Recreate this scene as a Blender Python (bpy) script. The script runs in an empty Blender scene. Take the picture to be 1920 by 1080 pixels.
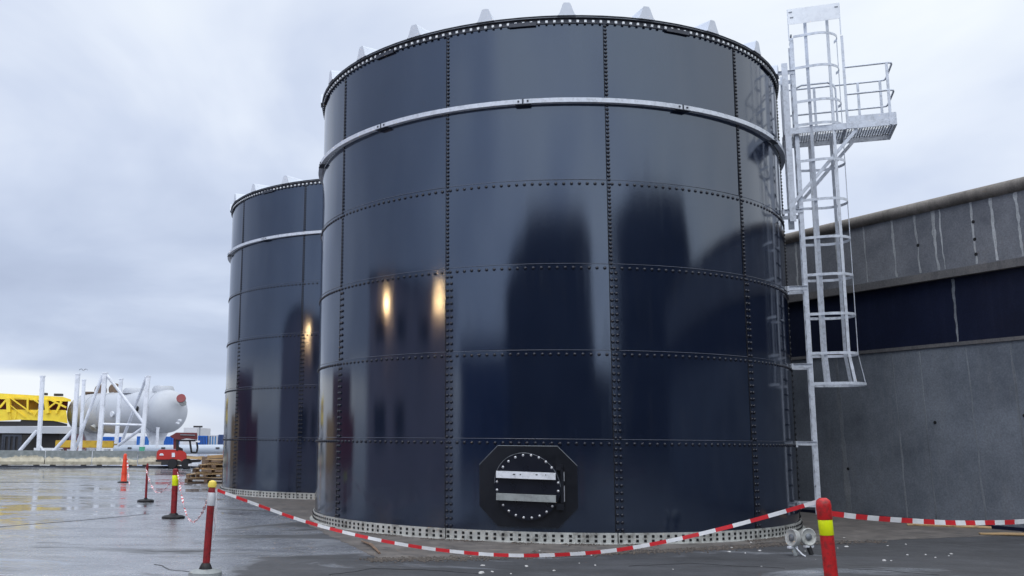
import bpy, bmesh, math, random
from math import sin, cos, pi, radians
from mathutils import Vector, Matrix, noise
random.seed(7)
scn = bpy.context.scene
COL = scn.collection

# ------------------------------------------------------------------ camera
CAM_H = 1.55
PITCH, ROLL, FPX = 0.163, 0.009, 1756.3
SHX, SHY = 184.5/1920.0, -3.1/1920.0
cam_d = bpy.data.cameras.new("camera"); cam = bpy.data.objects.new("camera", cam_d); COL.objects.link(cam)
cam_d.sensor_width = 36; cam_d.lens = FPX/1920*36
cam_d.shift_x = SHX; cam_d.shift_y = SHY
cam_d.clip_start = 0.1; cam_d.clip_end = 6000
FW = Vector((0, cos(PITCH), sin(PITCH))); UP0 = Vector((0, -sin(PITCH), cos(PITCH))); RT0 = Vector((1, 0, 0))
RT = cos(ROLL)*RT0+sin(ROLL)*UP0; UP = -sin(ROLL)*RT0+cos(ROLL)*UP0
CP = Vector((0, 0, CAM_H))
m3 = Matrix((RT, UP, -FW)).transposed()
cam.matrix_world = Matrix.Translation(CP) @ m3.to_4x4()
scn.camera = cam
PX, PY = 960-184.5, 540-3.1
def ray(x, y):
    d = FW+RT*((x-PX)/FPX)-UP*((y-PY)/FPX); return d/d.y
def atY(x, y, Y): return CP+ray(x, y)*Y
def gnd(x, y, z=0.0):
    d = ray(x, y); return CP+d*((z-CAM_H)/d.z)

# ------------------------------------------------------------------ world and sun
def lin(c):
    return tuple((v/255/12.92 if v/255 <= .04045 else ((v/255+.055)/1.055)**2.4) for v in c)
SUN_EL, SUN_AZ = radians(52), radians(200)     # azimuth from +Y, clockwise
world = bpy.data.worlds.new("World"); scn.world = world; world.use_nodes = True
nt = world.node_tree; N = nt.nodes; Lk = nt.links; N.clear()
def nn(t, **kw):
    n = N.new(t)
    for k, v in kw.items(): setattr(n, k, v)
    return n
def ramp(node_tree, fac, stops, interp='LINEAR'):
    r = node_tree.nodes.new('ShaderNodeValToRGB'); cr = r.color_ramp; cr.interpolation = interp
    while len(cr.elements) > 1: cr.elements.remove(cr.elements[-1])
    cr.elements[0].position = stops[0][0]; cr.elements[0].color = (*stops[0][1], 1)
    for p, c in stops[1:]:
        e = cr.elements.new(p); e.color = (*c, 1)
    node_tree.links.new(fac, r.inputs[0]); return r.outputs[0]
def g3(v): return (v, v, v)
sky = nn('ShaderNodeTexSky', sky_type='NISHITA', sun_disc=False, sun_elevation=SUN_EL, sun_rotation=SUN_AZ)
tc = nn('ShaderNodeTexCoord'); sep = nn('ShaderNodeSeparateXYZ'); Lk.new(tc.outputs['Generated'], sep.inputs[0])
def wm(op, a, b=None, clamp=False):
    m = nn('ShaderNodeMath', operation=op, use_clamp=clamp)
    for i, v in enumerate((a, b)):
        if v is None: continue
        if isinstance(v, (int, float)): m.inputs[i].default_value = v
        else: Lk.new(v, m.inputs[i])
    return m.outputs[0]
zc = wm('MAXIMUM', sep.outputs[2], 0.0)
den = wm('ADD', zc, 0.26)
cmb = nn('ShaderNodeCombineXYZ'); Lk.new(wm('DIVIDE', sep.outputs[0], den), cmb.inputs[0]); Lk.new(wm('DIVIDE', sep.outputs[1], den), cmb.inputs[1])
mp = nn('ShaderNodeMapping'); Lk.new(cmb.outputs[0], mp.inputs[0]); mp.inputs['Location'].default_value = (3.1, 1.3, 0.4)
n1 = nn('ShaderNodeTexNoise'); n1.inputs['Scale'].default_value = 1.25; n1.inputs['Detail'].default_value = 5; n1.inputs['Roughness'].default_value = .5; n1.inputs['Distortion'].default_value = .5
Lk.new(mp.outputs[0], n1.inputs['Vector'])
n2 = nn('ShaderNodeTexNoise'); n2.inputs['Scale'].default_value = 2.6; n2.inputs['Detail'].default_value = 4
Lk.new(mp.outputs[0], n2.inputs['Vector'])
# azimuth-dependent cloud bank: greyer to the left (-X), lighter overhead and to the right
xbias = wm('MULTIPLY', wm('ADD', sep.outputs[0], 0.08), 0.46)
zb = wm('MULTIPLY', wm('SUBTRACT', sep.outputs[2], 0.22), 0.75)
v = wm('ADD', wm('ADD', wm('MULTIPLY', wm('SUBTRACT', n1.outputs[0], 0.5), 1.25), wm('MULTIPLY', wm('SUBTRACT', n2.outputs[0], 0.5), .28)), wm('ADD', xbias, zb))
v = wm('ADD', v, 0.5)
cl = ramp(nt, v, [(0.0, (4.4, 5.1, 6.8)), (.3, (5.4, 6.2, 8.0)), (.5, (6.7, 7.5, 9.2)), (.66, (8.2, 8.9, 10.2)), (.86, (9.4, 10.0, 10.6)), (1.0, (10.2, 10.6, 11))])
# bright clear strip under the cloud bank, just above the horizon
edge = wm('ADD', sep.outputs[2], wm('MULTIPLY', wm('SUBTRACT', n2.outputs[0], .5), .012))
strip = ramp(nt, edge, [(0.0, g3(.35)), (.012, g3(.55)), (.03, g3(1)), (.060, g3(1)), (.068, g3(0))])
lo = wm('ADD', sep.outputs[0], wm('MULTIPLY', sep.outputs[2], 3.0))
lowc = ramp(nt, wm('ADD', lo, 0.5), [(0.0, (9.6, 9.9, 10.4)), (.30, (9.3, 9.8, 10.4)), (.40, (6.4, 7.3, 9.2)), (1.0, (6.0, 6.9, 8.8))])
mix1 = nn('ShaderNodeMix', data_type='RGBA'); Lk.new(strip, mix1.inputs[0]); Lk.new(cl, mix1.inputs[6]); Lk.new(lowc, mix1.inputs[7])
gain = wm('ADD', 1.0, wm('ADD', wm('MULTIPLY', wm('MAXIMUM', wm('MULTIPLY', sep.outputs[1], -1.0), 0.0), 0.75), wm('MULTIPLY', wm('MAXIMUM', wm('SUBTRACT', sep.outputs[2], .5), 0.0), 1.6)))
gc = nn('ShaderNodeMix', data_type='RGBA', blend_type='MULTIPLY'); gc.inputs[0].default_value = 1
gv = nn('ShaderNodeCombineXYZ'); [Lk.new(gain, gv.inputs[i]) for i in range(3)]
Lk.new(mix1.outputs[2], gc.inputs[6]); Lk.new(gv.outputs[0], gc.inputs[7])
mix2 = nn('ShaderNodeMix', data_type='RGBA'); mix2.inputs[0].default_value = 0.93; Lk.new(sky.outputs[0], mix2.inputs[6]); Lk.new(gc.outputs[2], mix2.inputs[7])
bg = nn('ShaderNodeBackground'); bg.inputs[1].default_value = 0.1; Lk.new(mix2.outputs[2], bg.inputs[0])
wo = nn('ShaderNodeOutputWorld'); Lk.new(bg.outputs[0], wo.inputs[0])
sun_d = bpy.data.lights.new("sun", 'SUN'); sun_d.energy = 0.6; sun_d.angle = radians(20); sun_d.color = (1, .97, .93)
sun = bpy.data.objects.new("sun", sun_d); COL.objects.link(sun)
sdir = Vector((sin(SUN_AZ)*cos(SUN_EL), cos(SUN_AZ)*cos(SUN_EL), sin(SUN_EL)))
sun.rotation_euler = sdir.to_track_quat('Z', 'Y').to_euler(); sun.location = (0, -20, 40)
scn.view_settings.view_transform = 'Standard'; scn.view_settings.look = 'None'
scn.view_settings.exposure = 0; scn.view_settings.gamma = 1

# ------------------------------------------------------------------ materials
def principled(name):
    m = bpy.data.materials.new(name); m.use_nodes = True
    return m, m.node_tree, m.node_tree.nodes['Principled BSDF']
def mat(name, c, rough=.5, metal=0, var=.12, scale=4.0, bump=0.0, bscale=40, ior=None, emit=None, es=0, dirt=None, dirt_amt=.5, stretch=(1, 1, 1), raw=False):
    """plain surface whose colour, gloss and height wander a little; c is sRGB 0-255"""
    m, t, b = principled(name); L = t.links
    c = c if raw else lin(c)
    tc = t.nodes.new('ShaderNodeTexCoord'); mp = t.nodes.new('ShaderNodeMapping'); mp.inputs['Scale'].default_value = stretch
    L.new(tc.outputs['Object'], mp.inputs[0])
    n = t.nodes.new('ShaderNodeTexNoise'); n.inputs['Scale'].default_value = scale; n.inputs['Detail'].default_value = 6; n.inputs['Roughness'].default_value = .6
    L.new(mp.outputs[0], n.inputs['Vector'])
    lo = tuple(v*(1-var) for v in c); hi = tuple(min(1, v*(1+var)) for v in c)
    stops = [(.3, lo), (.7, hi)]
    col = ramp(t, n.outputs[0], stops)
    if dirt:
        n3 = t.nodes.new('ShaderNodeTexNoise'); n3.inputs['Scale'].default_value = scale*1.7; n3.inputs['Detail'].default_value = 8; n3.inputs['Roughness'].default_value = .7
        L.new(mp.outputs[0], n3.inputs['Vector'])
        f = ramp(t, n3.outputs[0], [(.48, g3(0)), (.66, g3(dirt_amt))])
        mx = t.nodes.new('ShaderNodeMix'); mx.data_type = 'RGBA'; L.new(f, mx.inputs[0]); L.new(col, mx.inputs[6]); mx.inputs[7].default_value = (*lin(dirt), 1); col = mx.outputs[2]
    L.new(col, b.inputs['Base Color'])
    rr = ramp(t, n.outputs[0], [(.3, g3(max(.02, rough*.85))), (.7, g3(min(1, rough*1.15)))]); L.new(rr, b.inputs['Roughness'])
    b.inputs['Metallic'].default_value = metal
    if ior: b.inputs['IOR'].default_value = ior
    if bump:
        nb = t.nodes.new('ShaderNodeTexNoise'); nb.inputs['Scale'].default_value = bscale; nb.inputs['Detail'].default_value = 4; L.new(tc.outputs['Object'], nb.inputs['Vector'])
        bp = t.nodes.new('ShaderNodeBump'); bp.inputs['Strength'].default_value = 1; bp.inputs['Distance'].default_value = bump; L.new(nb.outputs[0], bp.inputs['Height']); L.new(bp.outputs[0], b.inputs['Normal'])
    if emit: b.inputs['Emission Color'].default_value = (*emit, 1); b.inputs['Emission Strength'].default_value = es
    return m

def tank_paint():
    m, t, b = principled('navy_enamel'); L = t.links
    tc = t.nodes.new('ShaderNodeTexCoord')
    n = t.nodes.new('ShaderNodeTexNoise'); n.inputs['Scale'].default_value = 1.3; n.inputs['Detail'].default_value = 5; L.new(tc.outputs['Object'], n.inputs['Vector'])
    basec = ramp(t, n.outputs[0], [(.3, (.0062, .0105, .0255)), (.7, (.0088, .0142, .0320))])
    # faint streaks of dust running down the sheets
    mp = t.nodes.new('ShaderNodeMapping'); mp.inputs['Scale'].default_value = (5, 5, .35); L.new(tc.outputs['Object'], mp.inputs[0])
    s = t.nodes.new('ShaderNodeTexNoise'); s.inputs['Scale'].default_value = 1.5; s.inputs['Detail'].default_value = 6; L.new(mp.outputs[0], s.inputs['Vector'])
    L.new(ramp(t, s.outputs[0], [(.35, g3(.080)), (.6, g3(.100)), (.8, g3(.16))]), b.inputs['Roughness'])
    dm = t.nodes.new('ShaderNodeMapping'); dm.inputs['Scale'].default_value = (3.5, 3.5, .5); L.new(tc.outputs['Object'], dm.inputs[0])
    dn = t.nodes.new('ShaderNodeTexNoise'); dn.inputs['Scale'].default_value = 2.2; dn.inputs['Detail'].default_value = 8; dn.inputs['Roughness'].default_value = .68; L.new(dm.outputs[0], dn.inputs['Vector'])
    df = ramp(t, dn.outputs[0], [(.50, g3(0)), (.78, g3(.13))])
    dx = t.nodes.new('ShaderNodeMix'); dx.data_type = 'RGBA'; L.new(df, dx.inputs[0]); L.new(basec, dx.inputs[6]); dx.inputs[7].default_value = (.055, .060, .070, 1); L.new(dx.outputs[2], b.inputs['Base Color'])
    b.inputs['IOR'].default_value = 1.95
    b.inputs['Specular Tint'].default_value = (.70, .82, 1, 1)
    # gentle vertical waves plus orange peel
    mw = t.nodes.new('ShaderNodeMapping'); mw.inputs['Scale'].default_value = (1, 1, .12); L.new(tc.outputs['Object'], mw.inputs[0])
    w = t.nodes.new('ShaderNodeTexNoise'); w.inputs['Scale'].default_value = 1.7; w.inputs['Detail'].default_value = 1.5; L.new(mw.outputs[0], w.inputs['Vector'])
    o = t.nodes.new('ShaderNodeTexNoise'); o.inputs['Scale'].default_value = 90; o.inputs['Detail'].default_value = 2; L.new(tc.outputs['Object'], o.inputs['Vector'])
    b1 = t.nodes.new('ShaderNodeBump'); b1.inputs['Distance'].default_value = .0045; L.new(w.outputs[0], b1.inputs['Height'])
    b2 = t.nodes.new('ShaderNodeBump'); b2.inputs['Distance'].default_value = .00030; L.new(o.outputs[0], b2.inputs['Height']); L.new(b1.outputs[0], b2.inputs['Normal']); L.new(b2.outputs[0], b.inputs['Normal'])
    return m
def asphalt():
    m, t, b = principled('wet_asphalt'); L = t.links
    tc = t.nodes.new('ShaderNodeTexCoord')
    def nz(scale, det, rough=.55, st=(1, 1, 1), loc=(0, 0, 0), dist=0):
        mp = t.nodes.new('ShaderNodeMapping'); mp.inputs['Scale'].default_value = st; mp.inputs['Location'].default_value = loc; L.new(tc.outputs['Object'], mp.inputs[0])
        n = t.nodes.new('ShaderNodeTexNoise'); n.inputs['Scale'].default_value = scale; n.inputs['Detail'].default_value = det; n.inputs['Roughness'].default_value = rough; n.inputs['Distortion'].default_value = dist
        L.new(mp.outputs[0], n.inputs['Vector']); return n.outputs[0]
    def mth(op, a, c):
        q = t.nodes.new('ShaderNodeMath'); q.operation = op
        for i, v in enumerate((a, c)):
            if isinstance(v, (int, float)): q.inputs[i].default_value = v
            else: L.new(v, q.inputs[i])
        return q.outputs[0]
    sp = t.nodes.new('ShaderNodeSeparateXYZ'); L.new(tc.outputs['Object'], sp.inputs[0])
    puddle = nz(.42, 7, .62, st=(.55, 1, 1), loc=(4.2, 7.7, 0), dist=.9)
    # wetter towards -X, drier beside the tank; also spreads the painted sky sheen
    left_bias = mth('MULTIPLY', mth('MINIMUM', mth('MAXIMUM', mth('ADD', sp.outputs[0], 2.2), -4.5), 3.0), -.045)
    wet = mth('ADD', puddle, left_bias)
    film = ramp(t, wet, [(.44, g3(0)), (.51, g3(1))])          # thin film of water; also masks the painted sky sheen
    pool = ramp(t, wet, [(.69, g3(0)), (.75, g3(1))])          # standing water
    grit = nz(85, 3, .7); patch = nz(.9, 9, .68, loc=(1, 2, 0)); mid = nz(5, 6, .7)
    base = ramp(t, patch, [(.3, (.022, .024, .030)), (.7, (.060, .063, .074))])
    sky_sheen = ramp(t, patch, [(.3, (.165, .176, .204)), (.7, (.300, .316, .350))])  # pale bluish tones: sky glare on the wet film put into the colour
    m0 = t.nodes.new('ShaderNodeMix'); m0.data_type = 'RGBA'; L.new(film, m0.inputs[0]); L.new(base, m0.inputs[6]); L.new(sky_sheen, m0.inputs[7])
    spk0 = ramp(t, grit, [(.3, g3(.6)), (.7, g3(1.4))]); strk = ramp(t, nz(1.1, 7, .7, st=(.35, 1.5, 1), loc=(9, 3, 0), dist=.5), [(.34, g3(.55)), (.52, g3(1.0)), (.7, g3(1.25))])
    ms = t.nodes.new('ShaderNodeMix'); ms.data_type = 'RGBA'; ms.blend_type = 'MULTIPLY'; ms.inputs[0].default_value = 1; L.new(spk0, ms.inputs[6]); L.new(strk, ms.inputs[7]); spk = ms.outputs[2]
    mx = t.nodes.new('ShaderNodeMix'); mx.data_type = 'RGBA'; mx.blend_type = 'MULTIPLY'; mx.inputs[0].default_value = 1; L.new(m0.outputs[2], mx.inputs[6]); L.new(spk, mx.inputs[7])
    L.new(mx.outputs[2], b.inputs['Base Color'])
    r1 = ramp(t, mid, [(.3, g3(.52)), (.7, g3(.74))])
    r2 = ramp(t, mid, [(.3, g3(.16)), (.7, g3(.32))])
    mr = t.nodes.new('ShaderNodeMix'); mr.data_type = 'RGBA'; L.new(film, mr.inputs[0]); L.new(r1, mr.inputs[6]); L.new(r2, mr.inputs[7])
    mr2 = t.nodes.new('ShaderNodeMix'); mr2.data_type = 'RGBA'; L.new(pool, mr2.inputs[0]); L.new(mr.outputs[2], mr2.inputs[6]); mr2.inputs[7].default_value = (.07, .07, .07, 1)
    L.new(mr2.outputs[2], b.inputs['Roughness'])
    wetm = pool
    b.inputs['IOR'].default_value = 1.75
    bp = t.nodes.new('ShaderNodeBump'); L.new(grit, bp.inputs['Height'])
    dm = ramp(t, wetm, [(0, g3(.0030)), (1, g3(.0002))]); L.new(dm, bp.inputs['Distance'])
    b3 = t.nodes.new('ShaderNodeBump'); b3.inputs['Distance'].default_value = .012; L.new(nz(3.5, 3), b3.inputs['Height']); L.new(b3.outputs[0], bp.inputs['Normal']); b3.inputs['Strength'].default_value = .12
    L.new(bp.outputs[0], b.inputs['Normal'])
    return m
def old_wall(name, c1, c2, streak, seed, amt=.5, rough=.75, sheen=1.5):
    """weathered sheet cladding: blotches, faint runs, scuffs with shapes of their own"""
    m, t, b = principled(name); L = t.links
    tc = t.nodes.new('ShaderNodeTexCoord')
    def nz(scale, det, st, loc):
        mp = t.nodes.new('ShaderNodeMapping'); mp.inputs['Scale'].default_value = st; mp.inputs['Location'].default_value = loc; L.new(tc.outputs['Object'], mp.inputs[0])
        n = t.nodes.new('ShaderNodeTexNoise'); n.inputs['Scale'].default_value = scale; n.inputs['Detail'].default_value = det; n.inputs['Roughness'].default_value = .65; L.new(mp.outputs[0], n.inputs['Vector']); return n.outputs[0]
    base = ramp(t, nz(.8, 7, (1, 1, 1), (seed, 0, 0)), [(.3, lin(c1)), (.7, lin(c2))])
    f = ramp(t, nz(3.0, 7, (2.2, 2.2, .3), (0, seed, 0)), [(.50, g3(0)), (.72, g3(amt))])
    mx = t.nodes.new('ShaderNodeMix'); mx.data_type = 'RGBA'; L.new(f, mx.inputs[0]); L.new(base, mx.inputs[6]); mx.inputs[7].default_value = (*lin(streak), 1)
    gr = ramp(t, nz(30, 5, (1, 1, 1), (0, 0, seed)), [(.35, g3(.82)), (.65, g3(1.15))])
    m2 = t.nodes.new('ShaderNodeMix'); m2.data_type = 'RGBA'; m2.blend_type = 'MULTIPLY'; m2.inputs[0].default_value = 1; L.new(mx.outputs[2], m2.inputs[6]); L.new(gr, m2.inputs[7])
    L.new(m2.outputs[2], b.inputs['Base Color']); b.inputs['Roughness'].default_value = rough; b.inputs['IOR'].default_value = sheen
    bp = t.nodes.new('ShaderNodeBump'); bp.inputs['Distance'].default_value = .01; L.new(nz(2.0, 5, (1, 1, 1), (3, seed, 0)), bp.inputs['Height']); L.new(bp.outputs[0], b.inputs['Normal'])
    return m
def bands(name, ca, cb, period, axis='UV'):
    """red and white tape: alternating colours along U (metres)"""
    m, t, b = principled(name); L = t.links
    uv = t.nodes.new('ShaderNodeUVMap'); sp = t.nodes.new('ShaderNodeSeparateXYZ'); L.new(uv.outputs[0], sp.inputs[0])
    q = t.nodes.new('ShaderNodeMath'); q.operation = 'MULTIPLY'; q.inputs[1].default_value = 1/period; L.new(sp.outputs[0], q.inputs[0])
    fr = t.nodes.new('ShaderNodeMath'); fr.operation = 'FRACT'; L.new(q.outputs[0], fr.inputs[0])
    col = ramp(t, fr.outputs[0], [(0, lin(ca)), (.5, lin(cb))], 'CONSTANT')
    n = t.nodes.new('ShaderNodeTexNoise'); n.inputs['Scale'].default_value = 9; n.inputs['Detail'].default_value = 5; tc = t.nodes.new('ShaderNodeTexCoord'); L.new(tc.outputs['Object'], n.inputs['Vector'])
    g = ramp(t, n.outputs[0], [(.3, g3(.85)), (.6, g3(1))])
    mx = t.nodes.new('ShaderNodeMix'); mx.data_type = 'RGBA'; mx.blend_type = 'MULTIPLY'; mx.inputs[0].default_value = 1; L.new(col, mx.inputs[6]); L.new(g, mx.inputs[7])
    L.new(mx.outputs[2], b.inputs['Base Color']); b.inputs['Roughness'].default_value = .35
    return m
def barrier_mat():
    # worn beige paint below, bare darker concrete above, with a ragged edge between
    m, t, b = principled('barrier_concrete'); L = t.links
    tc = t.nodes.new('ShaderNodeTexCoord'); gm = t.nodes.new('ShaderNodeNewGeometry'); sp = t.nodes.new('ShaderNodeSeparateXYZ'); L.new(gm.outputs['Position'], sp.inputs[0])
    n = t.nodes.new('ShaderNodeTexNoise'); n.inputs['Scale'].default_value = 1.3; n.inputs['Detail'].default_value = 7; n.inputs['Roughness'].default_value = .7; L.new(gm.outputs['Position'], n.inputs['Vector'])
    a = t.nodes.new('ShaderNodeMath'); a.operation = 'MULTIPLY_ADD'; L.new(n.outputs[0], a.inputs[0]); a.inputs[1].default_value = .9; a.inputs[2].default_value = -.45
    c = t.nodes.new('ShaderNodeMath'); c.operation = 'ADD'; L.new(sp.outputs[2], c.inputs[0]); L.new(a.outputs[0], c.inputs[1])
    f = ramp(t, c.outputs[0], [(.50, g3(0)), (.52, g3(1))])
    n2 = t.nodes.new('ShaderNodeTexNoise'); n2.inputs['Scale'].default_value = 5; n2.inputs['Detail'].default_value = 6; L.new(gm.outputs['Position'], n2.inputs['Vector'])
    ca = ramp(t, n2.outputs[0], [(.3, lin((158, 152, 136))), (.7, lin((196, 190, 172)))]); cb = ramp(t, n2.outputs[0], [(.3, lin((112, 120, 122))), (.7, lin((140, 146, 148)))])
    mx = t.nodes.new('ShaderNodeMix'); mx.data_type = 'RGBA'; L.new(f, mx.inputs[0]); L.new(ca, mx.inputs[6]); L.new(cb, mx.inputs[7]); L.new(mx.outputs[2], b.inputs['Base Color']); b.inputs['Roughness'].default_value = .75
    return m
M = dict(
 tank=tank_paint(), asphalt=asphalt(),
 sealant=mat('sealant', (74, 80, 96), .25, var=.2),
 bolt=mat('bolt_cap', (20, 25, 40), .24, var=.2, scale=20),
 rim=mat('dark_steel', (58, 62, 72), .45, .3, var=.3, scale=9),
 galv=mat('galvanised_steel', (206, 212, 223), .42, .15, var=.10, scale=7, dirt=(120, 124, 130), dirt_amt=.4),
 galvlight=mat('bright_sheet', (236, 240, 246), .5, .05, var=.05, scale=4, dirt=(190, 194, 204), dirt_amt=.3),
 galvd=mat('galvanised_dull', (128, 133, 140), .5, .5, var=.2, scale=7),
 galvpale=mat('zinc_plate', (186, 188, 186), .5, .15, var=.2, scale=3, dirt=(96, 92, 86), dirt_amt=.8),
 roof=mat('roof_panel', (205, 211, 222), .5, var=.06, scale=3),
 cap=mat('pale_cap', (232, 236, 240), .4, var=.05),
 black=mat('black_rubber', (24, 25, 30), .6, var=.3, scale=12, bump=.002),
 hole=mat('dark_slot', (14, 15, 20), .7, var=.2),
 hatch=mat('hatch_plate', (12, 16, 26), .34, var=.15, scale=5, bump=.0006, bscale=30),
 cover=mat('hatch_cover', (12, 16, 30), .3, var=.15, scale=5),
 nut=mat('steel_nut', (190, 192, 198), .3, .7, var=.1),
 white=mat('white_channel', (226, 230, 238), .45, var=.05, dirt=(70, 72, 78), dirt_amt=.3, scale=5),
 grey=mat('grey_channel', (150, 156, 158), .5, var=.1, dirt=(112, 116, 118), dirt_amt=.6),
 concrete=mat('apron_concrete', (108, 103, 100), .6, var=.35, scale=2.2, bump=.004, bscale=25, dirt=(72, 71, 74), dirt_amt=.8),
 wall_up=old_wall('upper_cladding', (88, 92, 102), (132, 135, 142), (116, 118, 122), 3.3, .35),
 wall_low=old_wall('lower_cladding', (86, 93, 104), (124, 131, 142), (128, 132, 138), 8.1, .3),
 band=old_wall('dark_band', (14, 20, 42), (20, 28, 54), (36, 42, 64), 5.2, .3, .5, 1.4),
 coping=old_wall('coping_skin', (92, 88, 84), (150, 144, 138), (70, 64, 62), 1.2, .6),
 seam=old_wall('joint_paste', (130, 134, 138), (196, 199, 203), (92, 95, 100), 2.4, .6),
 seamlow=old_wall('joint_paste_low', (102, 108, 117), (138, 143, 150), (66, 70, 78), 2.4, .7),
 ledge=old_wall('ledge_skin', (86, 86, 90), (116, 114, 114), (54, 54, 60), 4.4, .5),
 red=mat('red_plastic', (190, 28, 32), .45, var=.15, scale=14, dirt=(96, 40, 38), dirt_amt=.75),
 darkred=mat('dull_red_plastic', (138, 26, 34), .5, var=.2, scale=14, dirt=(74, 30, 34), dirt_amt=.75),
 orange=mat('orange_plastic', (240, 78, 48), .45, var=.1),
 reflect=mat('yellow_reflective', (226, 240, 10), .35, var=.06),
 yellowcap=mat('yellow_cap', (238, 214, 96), .4, var=.06),
 silverband=mat('silver_band', (205, 208, 214), .35, var=.08, dirt=(130, 130, 136), dirt_amt=.5),
 tape=bands('red_white_tape', (214, 44, 52), (236, 238, 242), .32),
 tape_s=bands('red_white_tape_twisted', (206, 70, 84), (238, 238, 242), .16),
 vessel=mat('vessel_paint', (184, 188, 196), .45, var=.04, scale=.6, dirt=(160, 164, 172), dirt_amt=.2),
 frame=mat('white_steel', (228, 232, 242), .45, var=.06, scale=1.5, dirt=(160, 164, 172), dirt_amt=.5),
 yellow=mat('crane_yellow', (255, 220, 62), .42, var=.08, scale=.8, dirt=(196, 156, 40), dirt_amt=.4),
 yellow2=mat('beam_yellow', (206, 168, 52), .45, var=.12, scale=1.5, dirt=(120, 100, 60), dirt_amt=.5),
 maroon=mat('maroon_panel', (120, 50, 52), .6, var=.15, scale=.7),
 purple=mat('faded_container', (98, 66, 76), .6, var=.15, scale=.7),
 blue=mat('container_blue', (22, 92, 178), .5, var=.15, scale=.5),
 blue2=mat('container_light_blue', (62, 132, 192), .5, var=.15, scale=.5),
 navy=mat('container_navy', (44, 66, 112), .5, var=.15, scale=.5),
 barrier=barrier_mat(),
 darksteel=mat('dark_machine', (44, 42, 44), .6, var=.3, scale=2),
 machine=mat('machine_red', (180, 44, 38), .4, var=.12, scale=2),
 machine2=mat('machine_maroon', (110, 46, 48), .5, var=.2, scale=3),
 glass=mat('dark_glass', (26, 32, 42), .1, var=.1),
 wood=mat('raw_timber', (190, 160, 118), .75, var=.25, scale=3, stretch=(.5, 4, 4), dirt=(110, 92, 74), dirt_amt=.7),
 woodd=mat('weathered_timber', (120, 100, 84), .8, var=.3, scale=3, stretch=(.5, 4, 4)),
 pipe=mat('pale_pipe', (176, 186, 200), .45, var=.08, scale=1),
 building=mat('plain_render', (196, 196, 200), .8, var=.06, scale=.4),
 flange=mat('rusty_flange', (112, 94, 80), .7, var=.25, scale=4),
 redcap=mat('flange_cover', (122, 34, 42), .5, var=.12, scale=4),
 green=mat('green_bucket', (92, 180, 150), .5),
 hall=mat('dark_hall_cladding', (40, 44, 54), .8, var=.2, scale=.3),
 facade=mat('pale_render', (172, 164, 178), .8, var=.18, scale=.25),
 lampglow=mat('lamp_glow', (255, 220, 160), .5, emit=(1, .60, .24), es=130, var=0),
 stone=mat('white_stone', (200, 200, 200), .8, var=.2, scale=30),
 dirt=mat('loose_grit', (92, 86, 82), .95, var=.4, scale=22, bump=.012, bscale=60),
 gullw=mat('gull_feather', (228, 230, 236), .7), gullg=mat('gull_grey', (110, 116, 128), .7),
)

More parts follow.
